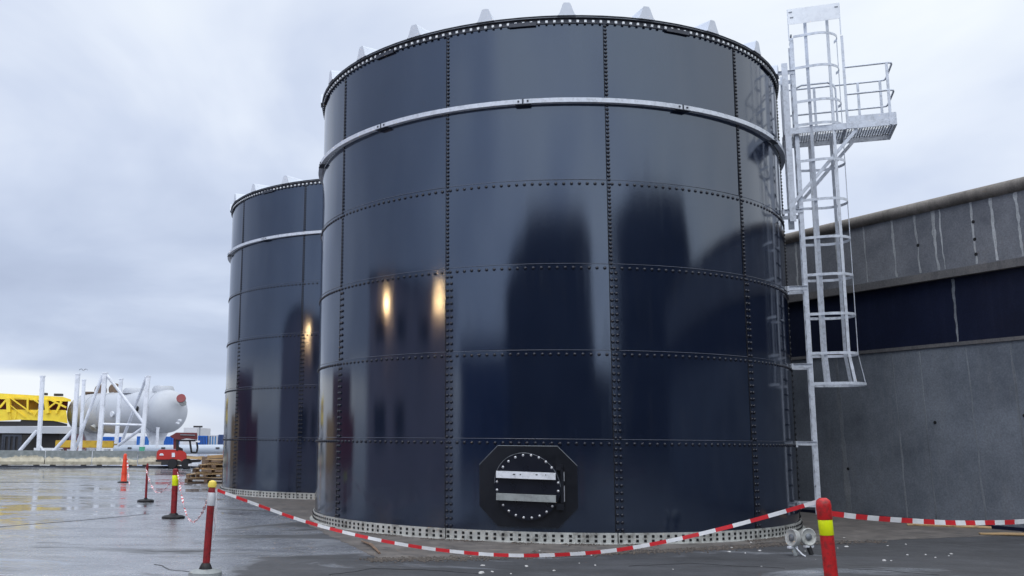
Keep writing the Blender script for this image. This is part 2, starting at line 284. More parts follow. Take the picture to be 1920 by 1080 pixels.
# ------------------------------------------------------------------ mesh builder
class MB:
    def __init__(s): s.v = []; s.f = []; s.uv = []
    def add(s, vs, fs):
        o = len(s.v); s.v += [Vector(v) for v in vs]; s.f += [tuple(i+o for i in f) for f in fs]; return s
    def box(s, c, sz, rot=None):
        c = Vector(c); hx, hy, hz = sz[0]/2, sz[1]/2, sz[2]/2
        vs = [Vector((x, y, z)) for x in (-hx, hx) for y in (-hy, hy) for z in (-hz, hz)]
        if rot is not None: vs = [rot @ v for v in vs]
        return s.add([v+c for v in vs], [(0, 1, 3, 2), (4, 6, 7, 5), (0, 4, 5, 1), (2, 3, 7, 6), (0, 2, 6, 4), (1, 5, 7, 3)])
    def bar(s, a, b, w, h, up=Vector((0, 0, 1))):
        a = Vector(a); b = Vector(b); d = (b-a); L = d.length; d = d/L
        if abs(d.dot(up)) > .98: up = Vector((1, 0, 0)) if abs(d.x) < .9 else Vector((0, 1, 0))
        sd = d.cross(up).normalized(); u = sd.cross(d)
        vs = [p+sd*x*w/2+u*y*h/2 for p in (a, b) for x, y in ((-1, -1), (1, -1), (1, 1), (-1, 1))]
        return s.add(vs, [(3, 2, 1, 0), (4, 5, 6, 7), (0, 1, 5, 4), (1, 2, 6, 5), (2, 3, 7, 6), (3, 0, 4, 7)])
    def tube(s, pts, r, n=10, caps=True, closed=False):
        pts = [Vector(p) for p in pts]; m = len(pts); rs = r if isinstance(r, (list, tuple)) else [r]*m
        vs = []; ref = None
        for i, p in enumerate(pts):
            if closed: d = (pts[(i+1) % m]-pts[i-1]).normalized()
            else: d = (pts[min(i+1, m-1)]-pts[max(i-1, 0)]).normalized()
            if ref is None: ref = Vector((0, 0, 1)) if abs(d.z) < .9 else Vector((1, 0, 0))
            a = d.cross(ref).normalized(); b = a.cross(d).normalized(); ref = b if abs(d.z) >= .9 else ref
            if abs(d.dot(ref)) > .99: ref = b
            vs += [p+(a*cos(2*pi*k/n)+b*sin(2*pi*k/n))*rs[i] for k in range(n)]
        fs = []
        for i in range(m if closed else m-1):
            j = (i+1) % m
            fs += [(i*n+k, i*n+(k+1) % n, j*n+(k+1) % n, j*n+k) for k in range(n)]
        if caps and not closed: fs += [tuple(range(n))[::-1], tuple((m-1)*n+k for k in range(n))]
        return s.add(vs, fs)
    def ribbon(s, pts, w, th, wdir=Vector((0, 0, 1))):
        """flat strip of width w along wdir, thickness th across"""
        pts = [Vector(p) for p in pts]; vs = []
        for i, p in enumerate(pts):
            d = (pts[min(i+1, len(pts)-1)]-pts[max(i-1, 0)]).normalized()
            wd = (wdir-d*wdir.dot(d)).normalized(); td = d.cross(wd)
            vs += [p+wd*a*w/2+td*b*th/2 for a, b in ((-1, -1), (1, -1), (1, 1), (-1, 1))]
        n = len(pts); fs = [(3, 2, 1, 0), tuple(4*(n-1)+k for k in range(4))]
        for i in range(n-1): fs += [(4*i+k, 4*i+(k+1) % 4, 4*i+4+(k+1) % 4, 4*i+4+k) for k in range(4)]
        return s.add(vs, fs)
    def lathe(s, prof, n=24, M4=None):
        """profile [(r, z)] spun about Z"""
        vs = []; fs = []
        for r, z in prof: vs += [Vector((r*cos(2*pi*k/n), r*sin(2*pi*k/n), z)) for k in range(n)]
        for i in range(len(prof)-1): fs += [(i*n+k, i*n+(k+1) % n, (i+1)*n+(k+1) % n, (i+1)*n+k) for k in range(n)]
        if prof[0][0] > 1e-4: fs.append(tuple(range(n))[::-1])
        if prof[-1][0] > 1e-4: fs.append(tuple((len(prof)-1)*n+k for k in range(n)))
        if M4 is not None: vs = [M4 @ v for v in vs]
        return s.add(vs, fs)
    def prism(s, poly, z0, z1, M4=None):
        n = len(poly); vs = [Vector((x, y, z)) for z in (z0, z1) for x, y in poly]
        if M4 is not None: vs = [M4 @ v for v in vs]
        return s.add(vs, [tuple(range(n))[::-1], tuple(range(n, 2*n))]+[(k, (k+1) % n, n+(k+1) % n, n+k) for k in range(n)])
    def build(s, name, m, parent=None, smooth=False, bevel=0, sharp=40):
        me = bpy.data.meshes.new(name); org = Vector((0, 0, 0))
        if parent is not None: org = WL(parent)
        elif getattr(s, 'org', None) is not None: org = s.org
        me.from_pydata([v-org for v in s.v], [], s.f)
        bm = bmesh.new(); bm.from_mesh(me)
        bmesh.ops.remove_doubles(bm, verts=bm.verts, dist=1e-5)
        bmesh.ops.recalc_face_normals(bm, faces=bm.faces)
        if bevel: bmesh.ops.bevel(bm, geom=list(bm.edges), offset=bevel, segments=2, affect='EDGES', clamp_overlap=True)
        bm.to_mesh(me); bm.free()
        if smooth:
            me.polygons.foreach_set('use_smooth', [True]*len(me.polygons)); me.set_sharp_from_angle(angle=radians(sharp))
        me.materials.append(m if not isinstance(m, str) else M[m])
        o = bpy.data.objects.new(name, me); COL.objects.link(o)
        if parent is not None: o.parent = parent
        else: o.location = org
        return o
def WL(o):
    v = Vector((0, 0, 0))
    while o is not None: v += o.location; o = o.parent
    return v
def tag(o, label=None, cat=None, group=None, kind=None):
    if label: o['label'] = label
    if cat: o['category'] = cat
    if group: o['group'] = group
    if kind: o['kind'] = kind
    return o
def empty(name, loc, label, cat, group=None):
    o = bpy.data.objects.new(name, None); COL.objects.link(o); o.location = Vector(loc); o.empty_display_size = .2
    return tag(o, label, cat, group)
def copy_tree(o, parent=None):
    c = o.copy(); COL.objects.link(c); c.parent = parent
    for ch in [x for x in bpy.data.objects if x.parent == o]: copy_tree(ch, c)
    return c

# ------------------------------------------------------------------ ground
g = MB(); g.add([(-1500, -600, 0), (1500, -600, 0), (1500, 2500, 0), (-1500, 2500, 0)], [(0, 1, 2, 3)])
tag(g.build('ground', 'asphalt'), 'wet dark asphalt yard with puddles', 'ground', kind='structure')

# ------------------------------------------------------------------ tanks
T1 = Vector((2.796, 19.599, 0)); T2 = Vector((-1.022, 29.481, 0)); R = 4.7453; Z0 = .1575; SH = 1.4
TH1, TH2 = -2.6366, -2.5791
SEG = 2*pi/11
def pol(c, r, a, z): return Vector((c.x+r*cos(a), c.y+r*sin(a), z))
def arcring(c, prof, a0, a1, n, closed=True):
    """profile [(r,z)] closed loop swept round the tank"""
    vs = []; m = len(prof); fs = []
    full = abs(a1-a0-2*pi) < 1e-6; k = n if full else n+1
    for i in range(k):
        a = a0+(a1-a0)*i/n; vs += [pol(c, r, a, z) for r, z in prof]
    for i in range(n):
        j = (i+1) % k
        fs += [(i*m+q, i*m+(q+1) % m, j*m+(q+1) % m, j*m+q) for q in range(m)]
    if not full: fs += [tuple(range(m))[::-1], tuple((k-1)*m+q for q in range(m))]
    return vs, fs
def dome(mb, c, a, z, rr, r0, off=0.0, n=7, flat=.75):
    """one bolt cap on the shell"""
    nrm = Vector((cos(a), sin(a), 0)); tg = Vector((-sin(a), cos(a), 0)); up = Vector((0, 0, 1))
    p = pol(c, r0, a, z)+tg*off
    vs = []; prof = ((1.0, 0), (1.0, .35), (.72, .72))
    for q, h in prof: vs += [p+(tg*cos(2*pi*k/n)+up*sin(2*pi*k/n))*rr*q+nrm*h*rr*flat*1.2 for k in range(n)]
    vs.append(p+nrm*rr*flat*1.15); t = len(vs)-1
    fs = []
    for i in range(2): fs += [(i*n+k, i*n+(k+1) % n, (i+1)*n+(k+1) % n, (i+1)*n+k) for k in range(n)]
    fs += [(2*n+k, 2*n+(k+1) % n, t) for k in range(n)]
    mb.add(vs, fs)
def units(root, c, name, lst, mt, smooth=False):
    # the hundred that show largest are parts of their own, the others one part
    def score(q):
        p = pol(c, R, q[0], q[1]); n = Vector((cos(q[0]), sin(q[0]), 0)); v = CP-p
        return max(0, n.dot(v))/v.length**3
    lst = sorted(lst, key=lambda e: -score(e[0]))
    for q, f in lst[:100]:
        mb = MB(); f(mb); mb.build(name, mt, root, smooth=smooth, sharp=60)
    mb = MB(); [f(mb) for q, f in lst[100:]]
    o = mb.build(name+'s', mt, root, smooth=smooth, sharp=60); o['kind'] = 'stuff'
def tank(c, th, label, rng, front):
    root = empty('storage_tank', (c.x, c.y, 0), label, 'tank', 'bolted storage tanks')
    NS = 12
    for j in range(6):
        mb = MB()
        for k in range(11):
            # each curved sheet laps over its neighbour on one side and over the course above
            bulge = rng.uniform(-.003, .003); tilt = rng.uniform(-.0035, .0035); side = rng.uniform(-.002, .002); vs = []; ro = R+(.0 if j % 1 == 0 else 0)-.006*j*.0
            rows = 8
            z0 = Z0+j*SH; z1 = Z0+(j+1)*SH+(.035 if j < 5 else 0)
            for r_ in range(rows+1):
                tz = r_/rows; z = z0+(z1-z0)*tz
                for s_ in range(NS+1):
                    ts = s_/NS; a = th+SEG*(k+ts)
                    lap = .007*(1-ts) + (.006 - .006*0)*0
                    # the lower course stands 7 mm proud at its top edge
                    rad = R+lap*.8+.008*tz-.004+bulge*sin(pi*ts)*sin(pi*tz)+tilt*sin(pi*tz)*(.5-tz)*2+side*sin(2*pi*ts)
                    vs.append(pol(c, rad, a, z))
            W = NS+1; fs = [(r_*W+s_, r_*W+s_+1, (r_+1)*W+s_+1, (r_+1)*W+s_) for r_ in range(rows) for s_ in range(NS)]
            # top lip and left lip so the laps have thickness
            o = len(vs)
            for s_ in range(W): vs.append(vs[rows*W+s_]-Vector((cos(th+SEG*(k+s_/NS)), sin(th+SEG*(k+s_/NS)), 0))*.012)
            fs += [(rows*W+s_, rows*W+s_+1, o+s_+1, o+s_) for s_ in range(NS)]
            o2 = len(vs)
            for r_ in range(rows+1): vs.append(vs[r_*W]-Vector((cos(th+SEG*k), sin(th+SEG*k), 0))*.010)
            fs += [(r_*W, (r_+1)*W, o2+r_+1, o2+r_) for r_ in range(rows)]
            me_o = len(mb.v); mb.add(vs, fs)
        # built without merging so every lap keeps its crisp edge
        me = bpy.data.meshes.new('shell_course'); org = WL(root)
        me.from_pydata([v-org for v in mb.v], [], mb.f)
        me.polygons.foreach_set('use_smooth', [True]*len(me.polygons)); me.set_sharp_from_angle(angle=radians(30))
        me.materials.append(M['tank']); o = bpy.data.objects.new('shell_course', me); COL.objects.link(o); o.parent = root
    # bolts of the seams
    spots = []
    for j in range(1, 6):
        for k in range(11):
            for i in range(21): spots.append((th+SEG*(k+(i+.6)/21.2), Z0+j*SH-.035+rng.uniform(-.002, .002), .028, R+.004, 0))
            for i in (.010, .030): spots.append((th+SEG*(k+i), Z0+j*SH-.035, .024, R+.010, 0))
    for k in range(11):
        for j in range(6):
            dbl = j < 3; n = 12 if dbl else 20
            for i in range(n):
                z = Z0+j*SH+(i+.5)/n*(SH-.06)
                spots.append((th+SEG*k, z, .027, R+.009, .028))
                if dbl: spots.append((th+SEG*k, z, .027, R+.009, .100))
    units(root, c, 'bolt', [(q, lambda mb, q=q: dome(mb, c, *q[:4], q[4])) for q in spots], 'bolt', True)
    # thin sealant beads along the laps
    for j in range(1, 6):
        pts = [pol(c, R+.0105, 2*pi*i/120, Z0+j*SH+.034) for i in range(120)]
        MB().tube(pts, .0045, 6, closed=True).build('sealant_bead', 'sealant', root, smooth=True)
    for k in range(11):
        MB().tube([pol(c, R+.006, th+SEG*k-.0012, Z0+.02), pol(c, R+.006, th+SEG*k-.0012, Z0+6*SH-.06)], .006, 6).build('upright_bead', 'hole', root, smooth=True)
    # stiffener ring: galvanised channel standing off the shell, in joined lengths
    zr = Z0+5*SH-.03
    for k in range(11):
        a0 = th+SEG*(k+.50); a1 = a0+SEG-.004
        vs, fs = arcring(c, [(R+.02, zr-.040), (R+.105, zr-.040), (R+.105, zr+.036), (R+.099, zr+.036), (R+.099, zr-.033), (R+.02, zr-.033)], a0, a1, 16)
        s = MB().add(vs, fs).build('stiffener_ring', 'galv', root)
        sp = MB()
        for dd in (-.016, .016): sp.box(pol(c, R+.1085, a0+dd, zr), (.012, .03, .03), Matrix.Rotation(a0, 3, 'Z'))
        sp.box(pol(c, R+.07, a0, zr-.052), (.10, .26, .012), Matrix.Rotation(a0, 3, 'Z'))
        sp.box(pol(c, R+.1, a0+.0, zr), (.02, .02, .085), Matrix.Rotation(a0, 3, 'Z'))
        sp.build('splice_plate', 'rim', root)
    # top rim angle with its bolts, pale caps and splice plates
    zt = Z0+6*SH
    vs, fs = arcring(c, [(R+.012, zt-.055), (R+.020, zt-.055), (R+.020, zt+.03), (R+.065, zt+.03), (R+.065, zt+.037), (R+.012, zt+.037)], 0, 2*pi, 160)
    MB().add(vs, fs).build('rim_angle', 'rim', root)
    vs, fs = arcring(c, [(R-.06, zt+.04), (R+.055, zt+.04), (R+.055, zt+.05), (R-.06, zt+.05)], 0, 2*pi, 160)
    MB().add(vs, fs).build('roof_edge_strip', 'galvd', root)
    lc = []; ln = []
    for i in range(11*21):
        a = th+2*pi*(i+.6)/(11*21)
        def fc(mb, a=a): mb.box(pol(c, R+.034, a, zt-.025), (.024, .040, .040), Matrix.Rotation(a, 3, 'Z'))
        def fn(mb, a=a):
            mb.box(pol(c, R+.034, a, zt-.0585), (.030, .036, .024), Matrix.Rotation(a, 3, 'Z'))
        lc.append(((a, zt), fc)); ln.append(((a, zt), fn))
    units(root, c, 'rim_cap', lc, 'cap'); units(root, c, 'rim_nut', ln, 'rim')
    for k in range(11):
        a = th+SEG*(k+.5)
        sp = MB(); vs, fs = arcring(c, [(R+.02, zt-.085), (R+.05, zt-.085), (R+.05, zt-.02), (R+.02, zt-.02)], a-.048, a+.048, 6); sp.add(vs, fs)
        sp.build('rim_splice', 'rim', root)
    # low cone roof with a folded rib at every panel joint
    ap = zt+.55
    vs = [pol(c, R+.07, 2*pi*i/88, zt+.07) for i in range(88)]+[Vector((c.x, c.y, ap))]
    MB().add(vs, [(i, (i+1) % 88, 88) for i in range(88)]).build('roof', 'roof', root)
    for k in range(22):
        a = th+SEG*(k*.5+.27)
        er = Vector((cos(a), sin(a), 0)); tg = Vector((-sin(a), cos(a), 0)); up = Vector((0, 0, 1)); vs = []
        for rr, sc in ((R+.09, 1), (R-.75, .82), (1.0, .35)):
            zb = zt+.06+(ap-zt-.06)*(1-rr/(R+.07)) if rr < R else zt+.06
            for x, z in ((-.155, 0), (-.13, .02), (-.065, .20), (-.045, .225), (.045, .225), (.065, .20), (.13, .02), (.155, 0)):
                vs.append(Vector((c.x, c.y, 0))+er*rr+tg*x*sc+up*(zb+z*sc))
        fs = [tuple(range(8))]
        for i in range(2): fs += [(i*8+q, i*8+q+1, i*8+9+q, i*8+8+q) for q in range(7)]
        fs.append(tuple(range(16, 24)))
        MB().add(vs, fs).build('roof_rib', 'roof', root)
    # base ring: pale strip with two rows of bolted slots
    for k in range(11):
        a0 = th+SEG*k+.006; a1 = a0+SEG-.004
        vs, fs = arcring(c, [(R+.014, .004), (R+.030, .004), (R+.030, Z0+.012), (R+.014, Z0+.012)], a0, a1, 18)
        vs2, fs2 = arcring(c, [(R+.014, .001), (R+.10, .001), (R+.10, .014), (R+.014, .014)], a0, a1, 18)
        MB().add(vs, fs).add(vs2, fs2).build('base_ring', 'galvpale', root)
    ls = []
    for i in range(11*21):
        a = th+2*pi*(i+.5)/(11*21)
        for z in (.050, .118):
            def fs_(mb, a=a, z=z): mb.box(pol(c, R+.031, a, z), (.006, .044, .040), Matrix.Rotation(a, 3, 'Z')); mb.box(pol(c, R+.0405, a, z+.006), (.013, .020, .018), Matrix.Rotation(a, 3, 'Z'))
            ls.append(((a, z), fs_))
    units(root, c, 'anchor_bolt', ls, 'hole')
    if front:
        # octagonal manhole
        a = math.atan2(14.95-c.y, 1.813-c.x); er = Vector((cos(a), sin(a), 0)); tg = Vector((-sin(a), cos(a), 0)); up = Vector((0, 0, 1))
        zc = .860; W = .765; Hh = .620; cut = .30
        octp = [(-W+cut, -Hh), (W-cut, -Hh), (W, -Hh+cut), (W, Hh-cut), (W-cut, Hh), (-W+cut, Hh), (-W, Hh-cut), (-W, -Hh+cut)]
        def curved(x, y, off): return pol(c, R+off, a+x/R, zc+y)
        mb = MB(); n = 24
        # plate follows the shell: slice the octagon into vertical strips
        xs = sorted(set([-W, -W+cut, W-cut, W]+[-W+2*W*i/n for i in range(n+1)]))
        def hh(x): return Hh if abs(x) <= W-cut else Hh-(abs(x)-(W-cut))
        for off in (.014, .032):
            mb.add([curved(x, s*hh(x), off) for x in xs for s in (-1, 1)], [(2*i, 2*i+1, 2*i+3, 2*i+2) for i in range(len(xs)-1)])
        b = len(xs)*2
        for s in (0, 1): mb.f += [(2*i+s, 2*i+2+s, b+2*i+2+s, b+2*i+s) for i in range(len(xs)-1)]
        mb.f += [(0, 1, b+1, b), (b-2, b-1, 2*b-1, 2*b-2)]
        pl = mb.build('manhole_plate', 'hatch', root)
        # pale thin line along the plate's upper edges
        e = MB(); pts = [(-W, Hh-cut), (-W+cut, Hh), (W-cut, Hh), (W, Hh-cut)]
        for p0, p1 in zip(pts, pts[1:]):
            m_ = 8; e.tube([curved(p0[0]+(p1[0]-p0[0])*i/m_, p0[1]+(p1[1]-p0[1])*i/m_, .033) for i in range(m_+1)], .005, 5)
        e.build('upper_edge', 'galvd', pl)
        M4 = Matrix.Translation(Vector((c.x, c.y, zc-.0))+er*(R+.0)) @ Matrix((tg, up, er)).transposed().to_4x4()
        cv = MB().lathe([(.50, -.03), (.50, .062), (.515, .066), (.515, .080), (0, .080)], 56, M4).build('manhole_cover', 'cover', root, smooth=True, sharp=30)
        tr = MB(); tr.tube([M4 @ Vector((.512*cos(q/40*pi+.10), .512*sin(q/40*pi), .082)) for q in range(0, 40)], .0035, 5); tr.build('cover_edge', 'galvd', cv)
        for q in range(24):
            an = 2*pi*(q+.5)/24
            if q in (1, 10, 22, 13) : continue
            nbm = MB().lathe([(.020, .078), (.020, .090), (.012, .098), (0, .100)], 8, M4 @ Matrix.Translation((.478*cos(an), .478*sin(an), 0)))
            nbm.build('cover_bolt', 'nut', cv, smooth=True)
        for y0, mt, h in ((.17, 'white', .105), (-.17, 'grey', .105)):
            bb = MB(); t0 = Matrix.Translation((-.02, y0, 0)) @ Matrix.Rotation(-.020, 4, 'Z')
            prof = [(-h/2, .150), (h/2, .150), (h/2, .085), (h/2-.008, .085), (h/2-.008, .142), (-h/2+.008, .142), (-h/2+.008, .085), (-h/2, .085)]
            # channel bar: web against the cover, flanges out
            vs = [M4 @ t0 @ Vector((x, y, z)) for x in (-.46, .46) for y, z in prof]
            bb.add(vs, [tuple(range(8))[::-1], tuple(range(8, 16))]+[(q, (q+1) % 8, 8+(q+1) % 8, 8+q) for q in range(8)])
            bb.build('brace_bar', mt, cv)
            for x, ww in (((-.20, .035), (-.10, .02), (.15, .03), (.29, .012)) if mt == 'white' else ()):
                MB().box(M4 @ Vector((x, y0+.012, .1515)), (ww, .004, .016), M4.to_3x3() @ Matrix(((1, 0, 0), (0, 0, 1), (0, 1, 0)))).build('slot', 'hole', cv)
        hg = MB(); hg.box(M4 @ Vector((.535, .03, .055)), (.05, .55, .06), M4.to_3x3()); hg.box(M4 @ Vector((.50, .30, .06)), (.12, .10, .05), M4.to_3x3()); hg.box(M4 @ Vector((.50, -.30, .06)), (.12, .10, .05), M4.to_3x3())
        hg.build('hinge', 'hatch', root, bevel=.004)
        hp = MB(); hp.tube([M4 @ Vector((.565, -.22, .07)), M4 @ Vector((.565, .02, .07))], .010, 8); hp.tube([M4 @ Vector((.565, .09, .07)), M4 @ Vector((.565, .23, .07))], .010, 8); hp.build('hinge_pin', 'nut', root)
    return root
tank(T1, TH1, 'largest dark navy bolted tank, with an octagonal manhole low on its front', random.Random(3), True)
tank(T2, TH2, 'dark navy bolted tank standing behind and left of the tank with the manhole', random.Random(9), False)

# ------------------------------------------------------------------ ladder, cage and platform on the big tank
def ladder():
    th = -.34
    def zc(z): return 1.55+(z-1.55)*1.010
    er = Vector((cos(th), sin(th), 0)); et = Vector((-er.y, er.x, 0)); up = Vector((0, 0, 1)); base = T1+Vector((cos(-.42), sin(-.42), 0))*R
    def Q(r, t, z): return base+er*r+et*t+up*z
    root = empty('caged_ladder', Q(.33, 0, .3), 'galvanised caged ladder with side platform, fixed to the right flank of the big tank', 'ladder')
    r0 = .33; hw = .25
    for s in (-1, 1):
        m = MB()
        # rail: channel with its web outwards
        m.bar(Q(r0, s*hw, .26), Q(r0, s*hw, zc(9.32)), .075, .010, et)
        m.bar(Q(r0-.034, s*(hw-.012), .26), Q(r0-.034, s*(hw-.012), zc(9.32)), .006, .024, et)
        m.bar(Q(r0+.034, s*(hw-.012), .26), Q(r0+.034, s*(hw-.012), zc(9.32)), .006, .024, et)
        m.build('rail', 'galv', root)
    z = .5; 
    while z < 9.6:
        MB().bar(Q(r0, -hw+.006, z), Q(r0, hw-.006, z), .03, .03).build('rung', 'galvd', root); z += .28
    for z in (.46, 1.56, 2.98, 4.44, 5.92, zc(8.62)):
        for s in (-1, 1):
            m = MB(); dd = R-math.sqrt(R*R-(hw)**2)
            m.bar(Q(-dd-.03, s*(hw+.012), z), Q(r0+.03, s*(hw+.012), z), .008, .075, up); m.bar(Q(-dd-.01, s*(hw+.025), z+.036), Q(r0+.03, s*(hw+.025), z+.036), .034, .005, up)
            m.bar(Q(-dd+.02, s*(hw-.02), z-.02), Q(-dd+.02, s*(hw+.10), z-.02), .03, .10, up)
            m.build('bracket', 'galv', root)
    # standoff channels carrying the platform
    for s in (-1, 1):
        MB().bar(Q(.17, s*.36, 5.7), Q(.17, s*.36, 8.85), .11, .03, et).build('standoff_post', 'galv', root)
    # hoops: full hoops below the platform, open towards it above
    zp = zc(7.42); DEP, RAD = .44, .40
    def hoop(z, k=1.0, n=22, openfar=False):
        rad, dep = RAD*k, DEP*k; a0 = -pi*.5-.25; a1 = (pi*.5+.25) if not openfar else .45
        pts = [Q(r0+.03, -rad*.86, z)]
        for i in range(n+1):
            a = a0+(a1-a0)*i/n; pts.append(Q(r0+dep+rad*cos(a), rad*sin(a), z))
        if not openfar: pts.append(Q(r0+.03, rad*.86, z))
        return pts
    for i, z in enumerate([2.63, 3.18, 3.90, 4.63, 5.33, 6.05, 6.81, 7.52, 7.98, 8.66, 9.30]):
        MB().ribbon(hoop(zc(z), 1.12 if i == 0 else 1.0, openfar=z > 7.3), .050, .008, up).build('hoop', 'galv', root)
    for a in (-118, -58, 0, 58, 118):
        rr = RAD-.007; x = r0+DEP+rr*cos(radians(a)); y = rr*sin(radians(a))
        top = zc(9.86) if a < 0 else (zc(9.32) if a == 0 else zp+.02)
        pts = [Q(r0+DEP*1.12+rr*1.12*cos(radians(a)), y*1.12, zc(2.61)), Q(x, y, zc(3.18)), Q(x, y, top)]
        er2 = (er*cos(radians(a))+et*sin(radians(a))); w = er2.cross(up)
        MB().ribbon(pts, .060, .010, w).build('cage_strap', 'galv', root)
    ax = Matrix((er, et, up)).transposed()
    pl = MB(); pl.box(Q(r0+.41, -.425, zc(9.68)), (.92, .006, .32), ax); pl = pl.build('top_plate', 'galvlight', root)
    m = MB()
    for x in (r0-.05, r0+.87): MB().bar(Q(x, -.42, zc(9.2)), Q(x, -.42, zc(9.84)), .02, .01, et).build('plate_support', 'galv', root)
    for x, z in ((r0+.0, 9.77), (r0+.02, 9.66), (r0+.82, 9.76)): MB().box(Q(x, -.432, zc(z)), (.06, .006, .022), ax).build('plate_clip', 'galvd', pl)
    # platform
    x0, x1, t0, t1 = .10, 2.05, -.34, .60
    m = MB()
    for t in (t0, t1): m.bar(Q(x0, t, zp), Q(x1, t, zp), .008, .12, up)
    m.bar(Q(x0, t0, zp), Q(x0, t1, zp), .008, .12, up); m.bar(Q(x1, t0, zp), Q(x1, t1, zp), .008, .12, up)
    for x in (1.18,): m.bar(Q(x, t0, zp-.03), Q(x, t1, zp-.03), .05, .05, up)
    m.build('platform_frame', 'galv', root)
    m = MB(); x = x0+.03
    while x < x1-.01: m.bar(Q(x, t0+.005, zp+.045), Q(x, t1-.005, zp+.045), .006, .030, up); x += .046
    t = t0+.04
    while t < t1: m.bar(Q(x0+.005, t, zp+.05), Q(x1-.005, t, zp+.05), .006, .008, up); t += .08
    m.build('grating', 'rim', root)
    for t in (t0, t1): MB().bar(Q(1.22 if t == t0 else x0, t, zp+.125), Q(x1, t, zp+.125), .005, .12, up).build('toe_board', 'galv', root)
    MB().bar(Q(x1, t0, zp+.125), Q(x1, t1, zp+.125), .005, .12, up).build('toe_board', 'galv', root)
    # guard rails
    for zz in (zp+1.16, zp+.62):
        MB().tube([Q(1.22, t0, zz), Q(x1-.1, t0, zz), Q(x1-.02, t0+.02, zz), Q(x1, t0+.10, zz), Q(x1, t1-.1, zz), Q(x1-.02, t1-.02, zz), Q(x1-.1, t1, zz), Q(x0+.05, t1, zz)], .019, 8).build('guard_rail', 'galv', root, smooth=True)
    for x, t in ((x1-.1, t0), (x1-.10, t1), (1.55, t1), (.75, t1), (.14, t1), (1.22, t0)):
        MB().bar(Q(x, t, zp-.05), Q(x, t, zp+(1.16 if (x, t) != (1.22, t0) else 1.80)), .045, .03, et).build('rail_post', 'galv', root)
    # gate hoop behind the cage
    MB().tube([Q(.36, .36, zp+.1), Q(.36, .36, zp+1.0), Q(.40, .36, zp+1.1), Q(.50, .36, zp+1.15), Q(.98, .36, zp+1.15), Q(1.08, .36, zp+1.1), Q(1.12, .36, zp+1.0), Q(1.12, .36, zp+.1)], .019, 8).build('gate', 'galv', root, smooth=True)
    for t in (t0+.05, t1-.05):
        MB().bar(Q(1.38, t, zp-.06), Q(.20, t, zp-1.40), .06, .04, et).build('platform_brace', 'galv', root)
ladder()

# ------------------------------------------------------------------ concrete apron and loose rim
def jag(pts, amp, step, seed):
    out = []; n = len(pts)
    for i in range(n):
        a = Vector(pts[i]); b = Vector(pts[(i+1) % n]); L = (b-a).length; k = max(1, int(L/step))
        if L > 25: k = 1
        for q in range(k):
            p = a.lerp(b, q/k); nv = noise.noise(Vector((p.x*1.9, p.y*1.9, seed)))+.6*noise.noise(Vector((p.x*7, p.y*7, seed)))
            d = (b-a).normalized(); out.append((p.x-d.y*nv*amp, p.y+d.x*nv*amp))
    return out
ap = jag([(-.42, 12.75), (.7, 13.0), (1.8, 13.6), (3.0, 13.95), (4.2, 14.35), (5.8, 15.4), (7.4, 15.75), (9.0, 16.3), (10.6, 16.9), (11.2, 17.6), (9.0, 22.1), (7.5, 26), (3, 40), (-9.5, 40), (-8.3, 36.1), (-5.2, 27.5), (-2.2, 18.74)], .07, .12, 3.0)
tag(MB().prism(ap, -.02, .006).build('concrete_apron', 'concrete'), 'bare concrete apron round the tanks', 'apron', kind='structure')
# grit heaped along the broken edge of the apron
def grit():
    rnd = random.Random(5); m = MB()
    path = [(-.6, 12.7), (.4, 12.82), (1.2, 13.1), (2.4, 13.55), (3.6, 13.95), (4.8, 14.5), (6.0, 15.2), (7.6, 15.6)]
    for i in range(2600):
        q = rnd.random()*(len(path)-1); k = int(q); a = Vector(path[k]); b = Vector(path[k+1]); p = a.lerp(b, q-k)
        p += Vector((rnd.gauss(0, .05), rnd.gauss(-.02, .11)))
        s = rnd.uniform(.006, .022)*(1 if rnd.random() > .04 else 1.6)
        m.lathe([(0, -s*.3), (s, 0), (s*.6, s*.6), (0, s*.8)], 5, Matrix.Translation((p.x, p.y, s*.2)) @ Matrix.Rotation(rnd.random()*6, 4, 'Z') @ Matrix.Diagonal((rnd.uniform(.6, 1.4), 1, 1, 1)))
    for i in range(3000):
        a = rnd.uniform(-2.75, -.35); rr = R+.075+abs(rnd.gauss(0, .09)); p = Vector((T1.x+rr*cos(a), T1.y+rr*sin(a))); s = rnd.uniform(.005, .016)
        if noise.noise(Vector((p.x*1.3, p.y*1.3, 2))) < -.05: continue
        m.lathe([(0, -s*.3), (s, 0), (s*.6, s*.6), (0, s*.8)], 5, Matrix.Translation((p.x, p.y, s*.2+.006)) @ Matrix.Rotation(rnd.random()*6, 4, 'Z') @ Matrix.Diagonal((rnd.uniform(.6, 1.6), 1, 1, 1)))
    tag(m.build('grit', 'dirt'), 'loose brown grit along the broken apron edge', 'grit', kind='stuff')
    m = MB()
    for i in range(48):
        x = rnd.uniform(.2, 8); y0 = 11.3+x*.42
        p = (x, y0+rnd.uniform(-1.6, 1.6)+.4); s = rnd.uniform(.007, .018)*(1 if rnd.random() > .12 else 1.8)
        m.lathe([(0, -s*.2), (s, 0), (s*.7, s*.6), (0, s*.7)], 6, Matrix.Translation((p[0], p[1], s*.1)) @ Matrix.Rotation(rnd.random()*6, 4, 'Z') @ Matrix.Diagonal((rnd.uniform(.7, 2.2), 1, 1, 1)))
    tag(m.build('pale_chips', 'stone'), 'scattered small white chips on the dark asphalt', 'chips', kind='stuff')
grit()
m = MB(); A0 = gnd(-30, 990); A1 = gnd(150, 976); A2 = gnd(278, 964); m.org = Vector((A1.x, A1.y, 0))
